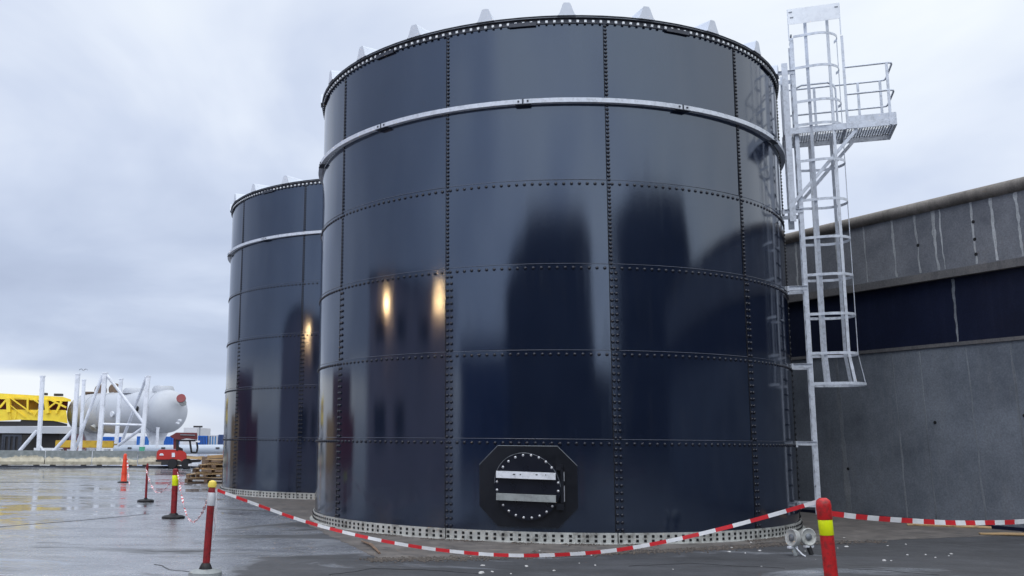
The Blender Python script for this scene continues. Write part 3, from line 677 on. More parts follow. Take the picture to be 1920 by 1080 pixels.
for a, b in ((A0, A1), (A1, A2)):
    n = 20
    for i in range(n):
        p = a.lerp(b, i/n); q = a.lerp(b, (i+1)/n); p.z = q.z = .002; w = .02+.03*abs(noise.noise(p*3))
        m.bar(p, q+(q-p)*.1, w, .004)
def crack(pts, w0, seed):
    P = [gnd(*p) for p in pts]
    for a, b in zip(P, P[1:]):
        n = max(4, int((b-a).length/.06)); prev = None; d = (b-a).normalized(); sd = Vector((-d.y, d.x, 0))
        for i in range(n+1):
            q = a.lerp(b, i/n); q = q+sd*(.035*noise.noise(q*6+Vector((seed, 0, 0)))+.05*noise.noise(q*2)); q.z = .002
            if prev is not None: m.bar(prev, q+(q-prev)*.15, w0*(.4+1.1*abs(noise.noise(q*4))), .003)
            prev = q
crack([(295, 1058), (318, 1068), (345, 1070), (372, 1076)], .022, 1)
crack([(1180, 1062), (1290, 1056), (1390, 1062), (1470, 1066)], .014, 2)
crack([(1590, 1066), (1660, 1070), (1760, 1078)], .022, 3)
crack([(620, 1078), (700, 1066), (790, 1068), (900, 1076)], .012, 4)
tag(m.build('yard_joint', 'hole'), 'dark open joint across the wet yard', 'joint', kind='structure')
# timber splinter at the apron corner
p0 = gnd(678, 1018); p1 = gnd(712, 1040)
m = MB(); m.org = Vector(((p0.x+p1.x)/2, (p0.y+p1.y)/2, 0)); m.tube([p0+Vector((0, 0, .03)), (p0+p1)/2+Vector((.02, .05, .045)), p1+Vector((0, 0, .02))], [.012, .022, .014], 6)
tag(m.build('wood_splinter', 'woodd'), 'broken piece of wood lying at the corner of the concrete apron', 'wood scrap')

# ------------------------------------------------------------------ weathered building at right
WO = Vector((8.97, 22.14, 0)); WD = Vector((.444, -.896, 0)).normalized(); WN = Vector((-WD.y, WD.x, 0))*-1   # WN faces the yard
def wall():
    # s runs along the wall towards the camera, d is proud of the face (towards the yard), z up
    n_out = Vector((-.896, -.444, 0)).normalized()
    root = empty('cladded_building', WO, 'long grey weathered building with a dark navy band behind and right of the big tank', 'building')
    def W(s, d, z): return WO+WD*s+n_out*d+Vector((0, 0, z))
    S0, S1 = -14, 24
    def slab(name, mt, z0, z1, d, sa=S0, sb=S1, depth=.3):
        vs = [W(s, dd, z) for s in (sa, sb) for dd in (d-depth, d) for z in (z0, z1)]
        return MB().add(vs, [(0, 1, 3, 2), (4, 6, 7, 5), (0, 4, 5, 1), (2, 3, 7, 6), (0, 2, 6, 4), (1, 5, 7, 3)]).build(name, mt, root)
    slab('lower_cladding', 'wall_low', -.02, 3.50, 0)
    slab('sill', 'ledge', 3.50, 3.57, .03, depth=.4)
    slab('dark_band', 'band', 3.57, 4.88, -.12, depth=.2)
    slab('ledge', 'ledge', 4.88, 5.04, .014, depth=.35)
    slab('upper_cladding', 'wall_up', 5.04, 6.36, .0)
    slab('core', 'hall', -.02, 6.3, -.34, depth=9)
    slab('roof_deck', 'hall', 6.31, 6.4, .0, depth=9.4)
    c = MB(); c.tube([W(S0, -.02, 6.43), W(S1, -.02, 6.43)], .13, 16); c.build('coping', 'coping', root, smooth=True, sharp=50)
    slab('base_strip', 'band', -.01, .07, .02, depth=.1)
    rnd = random.Random(11)
    # pasted joints of the upper cladding, with ragged edges
    def strip(name, s, z0, z1, w0, w1, mt, d, tilt=0.0, seed=0):
        n = 26; m = MB(); vs = []
        for i in range(n+1):
            t = i/n; z = z0+(z1-z0)*t; w = (w0+(w1-w0)*t)*(1+.9*noise.noise(Vector((t*9, seed, 0))))
            cc = s+tilt*t+.022*noise.noise(Vector((t*6, seed, 5)))
            vs += [W(cc-w/2, d-.01, z), W(cc-w/2, d+.004, z), W(cc+w/2, d+.004, z), W(cc+w/2, d-.01, z)]
        fs = [(0, 1, 2, 3), tuple(4*n+k for k in (3, 2, 1, 0))]
        for i in range(n): fs += [(4*i+k, 4*i+(k+1) % 4, 4*i+4+(k+1) % 4, 4*i+4+k) for k in range(4)]
        m.add(vs, fs); m.build(name, mt, root)
    # s of each joint read from the picture: 1500..1910 px
    ups = [(1.00, .03), (1.45, .05), (1.62, .03), (2.18, .03), (2.88, .05), (3.42, .045), (3.82, .075), (3.96, .03), (4.62, .04), (5.02, .06), (5.50, .055), (6.1, .05), (6.7, .04), (7.3, .06)]
    for i, (s, w) in enumerate(ups):
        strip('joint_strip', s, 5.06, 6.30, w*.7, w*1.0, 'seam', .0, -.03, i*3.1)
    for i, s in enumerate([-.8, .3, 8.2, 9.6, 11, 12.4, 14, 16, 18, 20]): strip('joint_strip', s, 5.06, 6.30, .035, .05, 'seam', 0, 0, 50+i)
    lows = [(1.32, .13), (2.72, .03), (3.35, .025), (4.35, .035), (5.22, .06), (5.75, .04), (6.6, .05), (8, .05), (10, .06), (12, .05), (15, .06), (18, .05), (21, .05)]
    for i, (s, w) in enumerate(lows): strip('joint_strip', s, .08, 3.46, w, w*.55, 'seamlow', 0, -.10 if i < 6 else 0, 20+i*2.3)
    strip('joint_strip', 4.02, 3.58, 4.86, .03, .06, 'seamlow', -.12, 0, 77)
    for s, z in ((1.36, 1.02), (5.25, 2.1), (5.28, 1.3), (3.48, 2.0), (4.62, 5.9), (4.62, 5.55), (4.62, 5.25), (3.42, 5.65)):
        mm = Matrix.Translation(W(s, .004, z)) @ n_out.to_track_quat('Z', 'Y').to_matrix().to_4x4()
        MB().lathe([(.035, 0), (.030, .008), (.012, .010), (0, .004)], 10, mm).build('fixing', 'hole', root)
wall()

# ------------------------------------------------------------------ posts and tape
def post(p, h, r, mt, label, name='marker_post', band=None, capm=None, base=True, basew=.28, lean=0.0, cuff=None, topm=None, basem='black', fat=True):
    root = empty(name, (p.x, p.y, 0), label, 'marker post' if name != 'traffic_cone' else 'cone', 'red marker posts with tape')
    L = Vector((lean, 0, 0))
    def at(z): return Vector((p.x, p.y, 0))+L*(z/h)+Vector((0, 0, z))
    sh = MB(); a = at(.04); b = at(h-.03)
    sh.tube([at(.04), at(.10), at(h*.5), at(h-.06), at(h-.02), at(h)], [r*1.05, r, r, r, r*.93, r*.55], 20); sh.build('shaft', mt, root, smooth=True)
    if topm:
        MB().tube([at(h-.17), at(h-.165), at(h-.05), at(h-.015), at(h+.005)], [r*1.08, r*1.12, r*1.12, r*1.0, r*.55], 20).build('head', topm, root, smooth=True)
    if band: z0, z1, bm_ = band; MB().tube([at(z0), at(z0+.004), at(z1-.004), at(z1)], [r*1.01, r*1.06, r*1.06, r*1.01], 20).build('reflective_band', bm_, root, smooth=True)
    if capm: MB().tube([at(h-.01), at(h+.02), at(h+.055), at(h+.068)], [r*1.15, r*1.25, r*1.0, r*.3], 16).build('cap', capm, root, smooth=True)
    if base:
        MB().lathe([(basew, 0), (basew, .035), (basew*.85, .055), (r*1.6, .07), (r*1.25, .10), (0, .10)], 10, Matrix.Translation((p.x, p.y, 0)) @ Matrix.Rotation(.3, 4, 'Z')).build('base', basem, root, smooth=True, sharp=30)
    return at
pL = gnd(385, 1078)
postL = post(pL, 1.00, .042, 'darkred', 'red post nearest the left foreground, with a dirty white sleeve and a yellow cap', band=(.78, .93, 'silverband'), capm='yellowcap', basew=.19, lean=.035, basem='grey')
for _o in [x for x in bpy.data.objects if x.name == 'marker_post']: MB().tube([pL+Vector((0, 0, z)) for z in (.06, .075, .11, .135)], [.075, .075, .06, .045], 16).build('collar', 'black', _o, smooth=True)
p3 = gnd(325, 972); post3 = post(p3, .96, .058, 'darkred', 'thick dark red post with a yellow-green band, second nearest at left', band=(.63, .83, 'reflect'), basew=.22)
p2 = gnd(273, 941); post2 = post(p2, .93, .028, 'darkred', 'thinnest dark maroon post, between the orange cone and the yellow-banded left post', basew=.20)
# orange cone
pC = gnd(232, 905)
rc = empty('traffic_cone', (pC.x, pC.y, 0), 'bright orange slim traffic cone on a black base, farthest along the taped line', 'cone')
MB().tube([pC+Vector((0, 0, z)) for z in (.03, .06, .5, .93, .98, 1.0)], [.12, .105, .085, .06, .05, .025], 16).build('cone_body', 'orange', rc, smooth=True)
for z in (.30, .55, .78): MB().tube([pC+Vector((0, 0, z)), pC+Vector((0, 0, z+.05))], .12-.055*z, 16).build('collar', 'orange', rc, smooth=True)
MB().lathe([(.22, 0), (.22, .03), (.15, .05), (0, .05)], 8, Matrix.Translation(pC)).build('base', 'black', rc)
# right foreground post
pR = atY(1543, 935, 8.0); hR = pR.z; xT = atY(1543, 940, 8.0).x; pR = Vector((atY(1570, 1178, 8.0).x, 8.0, 0))
postR = post(pR, hR, .054, 'red', 'thick bright red post with a wide yellow band standing alone at the right foreground', band=(hR-.295, hR-.13, 'reflect'), topm='red', basew=.36, lean=xT-pR.x)
def tape(name, pts, w, mt, label, sag_axis=None, twist=0.0, seed=0, lumpy=0):
    """thin plastic tape with UV length along it; pts = polyline"""
    n = len(pts); me = bpy.data.meshes.new(name); vs = []; fs = []; us = []; L = 0
    for i, p in enumerate(pts):
        if i: L += (p-pts[i-1]).length
        d = (pts[min(i+1, n-1)]-pts[max(i-1, 0)]).normalized(); up = Vector((0, 0, 1)); wd = (up-d*up.dot(d)).normalized(); sd = d.cross(wd)
        an = twist*L+.35*noise.noise(Vector((L*.8, seed, 0))); ww = w*(1+lumpy*noise.noise(Vector((L*5, seed, 3))))
        q = wd*cos(an)+sd*sin(an); o = d.cross(q)*.0012
        vs += [p+q*ww/2+o, p-q*ww/2+o, p-q*ww/2-o, p+q*ww/2-o]; us.append(L)
    for i in range(n-1): fs += [(4*i+k, 4*i+(k+1) % 4, 4*i+4+(k+1) % 4, 4*i+4+k) for k in range(4)]
    c = pts[n//2]; org = Vector((c.x, c.y, 0))
    me.from_pydata([v-org for v in vs], [], fs); uvl = me.uv_layers.new(name='UVMap')
    for poly in me.polygons:
        for li in poly.loop_indices: uvl.data[li].uv = (us[me.loops[li].vertex_index//4], 0)
    me.materials.append(M[mt]); o = bpy.data.objects.new(name, me); COL.objects.link(o); o.location = org
    return tag(o, label, 'tape', 'red and white barrier tapes')
def cat(a, b, drop, n=60, ex=1.0):
    out = []
    for i in range(n+1):
        t = i/n; p = a.lerp(b, t); p.z -= drop*4*t*(1-t); out.append(p)
    return out
def through(pix, n=14):
    """smooth curve through measured points (px, py, depth)"""
    P = [atY(*q) for q in pix]; P = [P[0]*2-P[1]]+P+[P[-1]*2-P[-2]]; out = []
    for i in range(1, len(P)-2):
        for k in range(n):
            t = k/n; a, b, c, d = P[i-1:i+3]
            out.append(.5*((2*b)+(c-a)*t+(2*a-5*b+4*c-d)*t*t+(3*b-a-3*c+d)*t**3))
    out.append(P[-2]); return out
tL = postL(.985)
main = through([(402, 917, tL.y), (470, 942, 10.98), (560, 974, 10.72), (650, 999, 10.45), (750, 1020, 10.18), (850, 1034, 9.9), (950, 1041, 9.65), (1050, 1040, 9.4), (1150, 1032, 9.1), (1250, 1015, 8.85), (1350, 992, 8.55), (1450, 965, 8.3), (1538, 939, 8.06)])
tape('barrier_tape', main, .034, 'tape', 'longest red and white tape sagging across in front of the big tank')
tape('barrier_tape', through([(1560, 963, 8.08), (1620, 970, 8.3), (1700, 976, 8.6), (1780, 980, 8.9), (1850, 980, 9.2), (1925, 977, 9.5), (2050, 962, 10)]), .044, 'tape', 'red and white tape running from the bright red post along the grey building')
a3 = post3(.90); a2 = post2(.90)
tape('barrier_tape', through([(333, 884, a3.y), (340, 925, 17.6), (350, 965, 16.6), (363, 978, 15.6), (378, 962, 14), (389, 935, 12.4), (396, 915, 11.3)]), .038, 'tape_s', 'crumpled tape loop between the yellow-capped post and the thick dark red post', twist=5, lumpy=.9)
tape('barrier_tape', through([(273, 876, a2.y), (280, 900, 22.6), (290, 920, 21.7), (300, 923, 20.8), (312, 914, 19.8), (325, 895, a3.y)]), .036, 'tape_s', 'crumpled tape loop between the thin maroon post and the thick dark red post', twist=5, lumpy=.9, seed=4)
tape('barrier_tape', through([(238, 852, 33.4), (240, 880, 33.0), (243, 910, 31.5), (246, 925, 29)]), .045, 'tape_s', 'short loose tape tail hanging off the orange cone', twist=4, lumpy=.9, seed=9)
q = postL(.95)
tape('barrier_tape', [q+Vector((.05, -.02, .03)), q+Vector((.062, -.03, -.1)), q+Vector((.060, -.03, -.25)), q+Vector((.066, -.03, -.42)), q+Vector((.05, -.03, -.55))], .055, 'silverband', 'loose white tape end knotted on the post with the yellow cap', twist=2)

# ------------------------------------------------------------------ two round fittings on the ground at right
def fitting(px, py, face, label, seed):
    g0 = gnd(px, py); root = empty('round_fitting', (g0.x, g0.y, 0), label, 'fitting', 'round grey fittings by the tank')
    f = Vector(face).normalized(); c = Vector((g0.x, g0.y, .245))
    M4 = Matrix.Translation(c) @ f.to_track_quat('Z', 'Y').to_matrix().to_4x4()
    MB().lathe([(.0, -.075), (.09, -.075), (.112, -.055), (.122, -.01), (.125, .02), (.112, .026), (.098, .012), (.06, .004), (0, .0)], 28, M4).build('disc', 'galvpale', root, smooth=True, sharp=35)
    MB().lathe([(0, .0), (.045, .004), (.05, .02), (.02, .035), (0, .036)], 14, M4).build('hub', 'galvd', root, smooth=True)
    s = MB(); s.tube([c-Vector((0, 0, .10)), Vector((g0.x+.01, g0.y, .08)), Vector((g0.x+.03, g0.y-.02, .0))], [.028, .036, .03], 10); s.build('stalk', 'grey' if seed else 'black', root, smooth=True)
    b = MB(); b.box((g0.x, g0.y, .115), (.15, .06, .03), Matrix.Rotation(.4, 3, 'Z')); b.build('clamp', 'white', root, bevel=.004)
    if seed: MB().tube([Vector((g0.x+.03, g0.y-.02, .12)), Vector((g0.x+.09, g0.y-.10, .03)), Vector((g0.x+.12, g0.y-.14, .008))], .010, 8).build('cable_end', 'white', root, smooth=True)
fitting(1487, 1042, (-.95, -.30, .12), 'left one of the two grey round fittings, turned sideways with a white cable end', 1)
fitting(1517, 1040, (.25, -.95, .10), 'right grey round fitting, dished face towards the viewer on a dark stalk', 0)

# pale sheet lying at far right by the wall
g0 = gnd(1870, 1003); m = MB(); m.org = Vector((g0.x, g0.y, 0))
m.prism([(g0.x-.35, g0.y-.10), (g0.x-.1, g0.y-.17), (g0.x+1.3, g0.y-.30), (g0.x+1.4, g0.y+.1), (g0.x+.2, g0.y+.16), (g0.x-.3, g0.y+.05)], .015, .03)
tag(m.build('board', 'wood'), 'pale flat board lying on the asphalt at the foot of the grey building', 'board')
g0 = gnd(1760, 988); m = MB(); m.org = Vector((g0.x, g0.y, 0))
m.tube([Vector((g0.x-.5, g0.y+.2, .02)), Vector((g0.x, g0.y, .03)), Vector((g0.x+.8, g0.y-.35, .02))], [.02, .05, .03], 8)
tag(m.build('timber_offcut', 'wood'), 'narrow weathered timber offcut along the foot of the grey building', 'timber')
# ------------------------------------------------------------------ background, left
def seg(a, b): return (b-a)
# concrete barriers on a low kerb rail
A = Vector((-23.6, 48.4, 0)); B = Vector((-12.6, 51.75, 0)); bd = (B-A).normalized(); bn = Vector((bd.y, -bd.x, 0)); Lb = 2.32
labs = ['concrete barrier block cut off by the left edge of the picture', 'concrete barrier block second from the left edge, under the leaning white frames', 'stained concrete barrier block below the middle of the white frames', 'concrete barrier block left of the red machine', 'concrete barrier block partly behind the red machine']
def sect(o, s0, s1, prof):
    vs = [o+bd*s+bn*x+Vector((0, 0, z)) for s in (s0, s1) for x, z in prof]; n = len(prof)
    return vs, [tuple(range(n))[::-1], tuple(range(n, 2*n))]+[(k, (k+1) % n, n+(k+1) % n, n+k) for k in range(n)]
for i in range(5):
    o = A+bd*(i*(Lb+.0))
    t = empty('concrete_barrier', o+bd*Lb/2, labs[i], 'barrier', 'concrete barriers along the yard')
    vs, fs = sect(o, .02, Lb-.02, [(.28, .14), (.28, .30), (.12, .50), (.09, .86), (-.09, .86), (-.12, .50), (-.28, .30), (-.28, .14)])
    MB().add(vs, fs).build('block', 'barrier', t)
    m = MB()
    for s in (.4, Lb-.4): v1, f1 = sect(o, s-.13, s+.13, [(.30, 0), (.30, .139), (-.3, .139), (-.3, 0)]); m.add(v1, f1)
    m.build('foot', 'darksteel', t)
v1, f1 = sect(A+Vector((0, 0, 0)), -2, 12.8, [(.62, 0), (.62, .09), (.50, .09), (.50, 0)])
m = MB(); m.org = A; tag(m.add(v1, f1).build('kerb_rail', 'rim'), 'low dark steel rail on the ground in front of the concrete barriers', 'rail')

# big grey pressure vessel
def vessel():
    Yl, Yr = 66, 60
    cl = atY(162, 776, Yl); cr = atY(314, 771, Yr); ax = (cr-cl).normalized(); L = (cr-cl).length; rad = 1.36
    base = (cl+cr)/2; root = empty('pressure_vessel', (base.x, base.y, 0), 'large grey horizontal pressure vessel with domed ends and a red flange cover', 'vessel')
    Mx = Matrix.Translation(cl) @ ax.to_track_quat('Z', 'Y').to_matrix().to_4x4()
    prof = [(0, -1.0)]+[(rad*sin(a), -1.0*cos(a)) for a in [i*pi/20 for i in range(1, 10)]]+[(rad, 0), (rad, L)]+[(rad*cos(a), L+1.0*sin(a)) for a in [i*pi/20 for i in range(1, 10)]]+[(0, L+1.0)]
    MB().lathe(prof, 48, Mx).build('shell', 'vessel', root, smooth=True, sharp=60)
    for s in (.35, 1.7, 3.4, L-.25): MB().lathe([(rad, s-.03), (rad+.03, s-.03), (rad+.03, s+.03), (rad, s+.03)], 48, Mx).build('weld_band', 'vessel', root)
    up = Vector((0, 0, 1)); vn = Vector((ax.y, -ax.x, 0))
    def noz(s, ang, r, ln, mt, fl=None, name='nozzle'):
        d = up*cos(ang)+vn*sin(ang); p = cl+ax*s+d*(rad-.05); M4 = Matrix.Translation(p) @ d.to_track_quat('Z', 'Y').to_matrix().to_4x4()
        MB().lathe([(r, 0), (r, ln), (r*1.3, ln), (r*1.3, ln+.08), (0, ln+.08)] if name == 'nozzle' else [(r*1.12, -.1), (r*1.12, ln*.5), (r*.95, ln+.08), (0, ln+.10)], 24, M4).build(name, mt, root, smooth=True, sharp=40)
    noz(L*.62, 0, .75, .18, 'vessel', name='manway'); noz(L-.55, 0.0, .62, .22, 'vessel', name='manway'); noz(.3, 0, .4, .12, 'flange')
    for s in (1.62, 3.35):
        c0 = cl+ax*s+up*(rad+.22); M4 = Matrix.Translation(c0) @ (ax+vn*.9).normalized().to_track_quat('Z', 'Y').to_matrix().to_4x4()
        MB().lathe([(0, -.12), (.38, -.12), (.42, -.06), (.42, .06), (.36, .12), (0, .12)], 20, M4).build('flange_wheel', 'flange', root)
    noz(.9, pi/2, .09, .12, 'black'); noz(L*.58, pi/2+.1, .14, .12, 'white'); noz(L*.30, pi/2+.75, .2, .18, 'galvpale'); noz(L*.86, pi/2-.1, .16, .14, 'black'); noz(L*.97, pi/2-.15, .1, .14, 'black')
    # red cover on the right head
    d = (ax*.62+vn*.72+up*.42).normalized(); p = atY(340, 748, 58.9); M4 = Matrix.Translation(p) @ d.to_track_quat('Z', 'Y').to_matrix().to_4x4()
    MB().lathe([(.22, -.6), (.22, .0), (.30, 0), (.30, .06), (0, .06)], 20, M4).build('end_nozzle', 'galvpale', root)
    MB().lathe([(.285, .06), (.285, .13), (0, .13)], 20, M4).build('flange_cover', 'redcap', root)
    for px, py in ((338, 788), (334, 793)):
        p = atY(px, py, 58.8); MB().lathe([(0, -.3), (.08, -.3), (.08, .06), (0, .06)], 10, Matrix.Translation(p) @ (ax+vn*.4).normalized().to_track_quat('Z', 'Y').to_matrix().to_4x4()).build('nozzle', 'white', root)
    for s in (1.1, L-1.0):
        c0 = cl+ax*s; MB().prism([(-1.0, -.92), (-.5, -1.9), (-.5, -c0.z), (.5, -c0.z), (.5, -1.9), (1.0, -.92), (.6, -1.2), (-.6, -1.2)], -.08, .08, Matrix.Translation(c0) @ Matrix((vn, up, ax)).transposed().to_4x4()).build('saddle', 'frame', root)
vessel()
def frame(bars, label, posts, name='braced_trestle'):
    c = atY(*posts[0][0][:2], posts[0][0][2]); root = empty(name, (c.x, c.y, 0), label, 'steel frame', 'white steel frames before the vessel')
    for a, b, w in posts:
        P0 = atY(*a); P1 = atY(*b); MB().bar(P0, P1, w, w).build('post', 'frame', root)
        MB().bar(P1-Vector((0, 0, .02)), P1+Vector((0, 0, .05)), w*1.25, w*1.25).build('cap_plate', 'frame', root)
    for a, b, w in bars: MB().tube([atY(*a), atY(*b)], w/2, 10).build('brace', 'frame', root, smooth=True, sharp=40)
frame([((69, 808, 53), (33, 850, 53), .20), ((73, 834, 53), (84, 849, 53), .15)], 'white steel post with two short braces, leftmost of the frames', [((72, 852, 53), (80, 706, 53), .20)])
frame([((136, 807, 54), (97, 850, 54), .20)], 'white steel post with one brace, left of the vessel end', [((136, 852, 54), (146, 702, 54), .21)])
frame([((192, 703, 54), (138, 851, 54.5), .18), ((200, 703, 54), (270, 794, 54), .17), ((193, 795, 54), (270, 797, 54), .14), ((268, 802, 54), (222, 835, 55), .18), ((275, 706, 54), (229, 826, 57), .18)],
      'largest white braced frame with an A-shaped top before the grey vessel', [((185, 852, 54), (197, 700, 54), .23), ((266, 838, 54), (278, 706, 54), .21)])
frame([], 'thin white steel post just right of the left vessel end', [((150, 850, 57), (157.5, 713, 57), .17)])
frame([], 'white steel post behind the middle of the vessel frame', [((218, 832, 57), (227, 711, 57), .20)])
frame([], 'short pale post standing right of the frames under the vessel', [((294, 840, 55), (296, 803, 55), .14)])
# green bucket
b0 = atY(266, 848, 53.2)
m = MB(); m.org = Vector((b0.x, b0.y, 0)); m.lathe([(.13, b0.z), (.17, b0.z+.30), (.15, b0.z+.30), (.12, b0.z+.05), (0, b0.z+.05)], 16, Matrix.Translation((b0.x, b0.y, 0)))
tag(m.build('bucket', 'green'), 'small green bucket at the foot of the white frame', 'bucket')

# yellow crane boom with lattice, on a carrier
def crane():
    Y = 64
    def P(x, y, d=0): return atY(x, y, Y+d)
    root = empty('yellow_crane', (P(60, 850).x, Y, 0), 'bright yellow lattice crane boom lying low at the left edge behind the frames', 'crane')
    m = MB(); m.add([P(-60, 734, -1), P(80, 742, -1), P(118, 744, -1), P(133, 749, -1), P(133, 753, -1), P(-60, 746, -1), P(-60, 734, 1.5), P(80, 742, 1.5), P(118, 744, 1.5), P(133, 749, 1.5), P(133, 753, 1.5), P(-60, 746, 1.5)],
              [(0, 1, 2, 3, 4, 5), (11, 10, 9, 8, 7, 6), (0, 6, 7, 1), (1, 7, 8, 2), (2, 8, 9, 3), (3, 9, 10, 4), (4, 10, 11, 5), (5, 11, 6, 0)]); m.build('top_chord', 'yellow', root)
    m = MB(); m.add([P(x, y, d) for d in (-1, 1.2) for x, y in ((-60, 767), (124, 769), (127, 794), (100, 789), (38, 787), (-60, 793))], [tuple(range(6)), tuple(range(11, 5, -1))]+[(k, (k+1) % 6, 6+(k+1) % 6, 6+k) for k in range(6)]); m.build('boom_box', 'yellow', root)
    m = MB(); m.add([P(x, y, d) for d in (1.3, 1.5) for x, y in ((-60, 744), (128, 750), (126, 770), (-60, 768))], [(0, 1, 2, 3), (7, 6, 5, 4), (0, 4, 5, 1), (1, 5, 6, 2), (2, 6, 7, 3), (3, 7, 4, 0)]); m.build('back_panel', 'maroon', root)
    m = MB(); m.add([P(x, y, d) for d in (.8, 1.2) for x, y in ((19, 746), (70, 748), (72, 769), (14, 768))], [(0, 1, 2, 3), (7, 6, 5, 4), (0, 4, 5, 1), (1, 5, 6, 2), (2, 6, 7, 3), (3, 7, 4, 0)]); m.build('web_plate', 'yellow2', root)
    for a, b, w in (((16, 746), (17, 773), .22), ((86, 750), (90, 775), .22), ((52, 746), (52, 772), .10), ((0, 764), (12, 750), .12), ((20, 746), (60, 775), .07), ((52, 748), (26, 745), .09), ((90, 766), (104, 755), .09), ((92, 748), (124, 764), .10), ((115, 753), (105, 775), .12), ((18, 773), (20, 787), .04), ((31, 768), (28, 787), .04), ((20, 760), (47, 782), .05), ((62, 748), (74, 756), .09), ((64, 780), (76, 762), .06)):
        MB().bar(P(*a, -1.1), P(*b, -1.1), w*1.1, w*1.1).build('lattice_bar', 'yellow', root)
    m = MB(); m.add([P(x, y, d) for d in (-.9, 1.2) for x, y in ((-60, 790), (38, 790), (40, 787), (102, 789), (126, 795), (126, 799), (-60, 799))], [tuple(range(7)), tuple(range(13, 6, -1))]+[(k, (k+1) % 7, 7+(k+1) % 7, 7+k) for k in range(7)]); m.build('slew_plate', 'darksteel', root)
    for x, y in ((84, 737.5), (110, 739)): MB().box(P(x, y, 0)+Vector((0, 0, -.05)), (.28 if x < 100 else .5, .4, .16)).build('sheave_box', 'darksteel', root)
    m = MB(); m.box(Vector((P(30, 800).x, Y, P(30, 806).z)), (8.5, 2.2, .45)); m.build('carrier_deck', 'vessel', root)
    m = MB(); m.box(Vector((P(30, 800).x, Y+.3, P(30, 825).z)), (6.4, 1.8, 1.0)); m.build('carrier_body', 'darksteel', root)
    for x in (-50, -18, 14, 42): m = MB(); c = P(x, 840); m.lathe([(.2, -.2), (.5, -.2), (.55, -.12), (.55, .12), (.5, .2), (.2, .2)], 20, Matrix.Translation((c.x, Y-1.0, .55)) @ Matrix.Rotation(pi/2, 4, 'X')); m.build('wheel', 'black', root)
crane()
def boxthing(name, mt, x0, y0, x1, y1, Y, dep, label, cat, group=None, ribs=0, rmt=None, door=False):
    """a box-like thing measured by its front face; stands on the ground or on z of its lower edge"""
    a = atY(x0, y1, Y); b = atY(x1, y0, Y); z0 = max(0, a.z) if a.z > .45 else 0.0
    c = Vector(((a.x+b.x)/2, Y+dep/2, 0)); root = empty(name, (c.x, c.y, 0), label, cat, group)
    w = b.x-a.x; h = b.z-z0
    MB().box((c.x, c.y, z0+h/2), (w, dep, h)).build('body', mt, root, bevel=.02)
    if ribs:
        m = MB()
        for i in range(ribs): m.box((a.x+w*(i+.5)/ribs, Y-.03, z0+h*.5), (w/ribs*.45, .08, h*.86))
        m.build('corrugation', rmt or mt, root)
        MB().box((c.x, Y-.03, z0+h-.06), (w, .09, .12)).build('top_rail', rmt or mt, root)
        m = MB(); [m.box((x, Y-.04, z0+h/2), (.12, .10, h)) for x in (a.x+.06, b.x-.06)]; m.build('corner_post', rmt or mt, root)
    return root
boxthing('shipping_container', 'purple', 82, 803, 118, 833, 70, 5, 'faded maroon container standing behind the white frames at left', 'container', 'containers', 9)
boxthing('machine_cabin', 'darksteel', 2, 815, 42, 851, 60, 2, 'dark square machine cabin below the crane boom at the left edge', 'cabin', None, 4, 'rim')
boxthing('shipping_container', 'maroon', 118, 808, 140, 850, 76, 5, 'dark red container half hidden behind the left end of the vessel', 'container', 'containers', 5)
yb = boxthing('yellow_beam', 'yellow2', 103, 826.5, 213, 839, 62, 1.0, 'long yellow steel beam raised on pale blocks below the vessel', 'beam')
for i, x in enumerate((111, 130, 150, 175, 199)):
    c = atY(x, 846, 62.3); MB().box((c.x, 62.5, .40), (.26, .6, .80)).build('block', 'white', yb)
boxthing('shipping_container', 'blue', 154, 819, 214, 838, 110, 3, 'royal blue container seen between the frames above the yellow beam', 'container', 'containers', 16)
boxthing('shipping_container', 'blue2', 256, 818.5, 300, 838, 112, 3, 'light blue container right of the tall white frame', 'container', 'containers', 12, 'blue')
boxthing('shipping_container', 'blue', 301, 818.5, 326, 838, 112, 3, 'bright blue container just left of the red machine', 'container', 'containers', 7)
boxthing('shipping_container', 'navy', 371, 817, 389, 836, 112, 3, 'dark blue container directly right of the red machine cab', 'container', 'containers', 6, 'blue')
boxthing('shipping_container', 'blue2', 389, 816, 409, 836, 112.6, 3, 'blue container with white door frames right of the red machine', 'container', 'containers', 4, 'building')
boxthing('shipping_container', 'navy', 409.5, 815, 424, 836, 111, 3, 'plain grey-blue container touching the smaller tank outline', 'container', 'containers', 3)
boxthing('shipping_container', 'navy', 426, 815, 470, 836, 112, 3, 'long dark blue container hidden behind the smaller tank', 'container', 'containers', 8)
boxthing('site_building', 'building', 343, 802, 370, 836, 150, 10, 'small white flat-roofed building beyond the red machine', 'building')
boxthing('low_shed', 'vessel', 212, 826, 254, 838, 120, 8, 'low grey shed behind the middle of the frames', 'shed')
# far lamp mast
a = atY(375, 800, 140); m = MB(); root = empty('lamp_mast', (a.x, a.y, 0), 'thin lamp mast beside the small white building', 'lamp mast')
MB().tube([Vector((a.x, a.y, 0)), a], .08, 6).build('mast', 'galvd', root); MB().box(a+Vector((-.3, 0, 0)), (1.3, .3, .25)).build('lamp_head', 'darksteel', root)
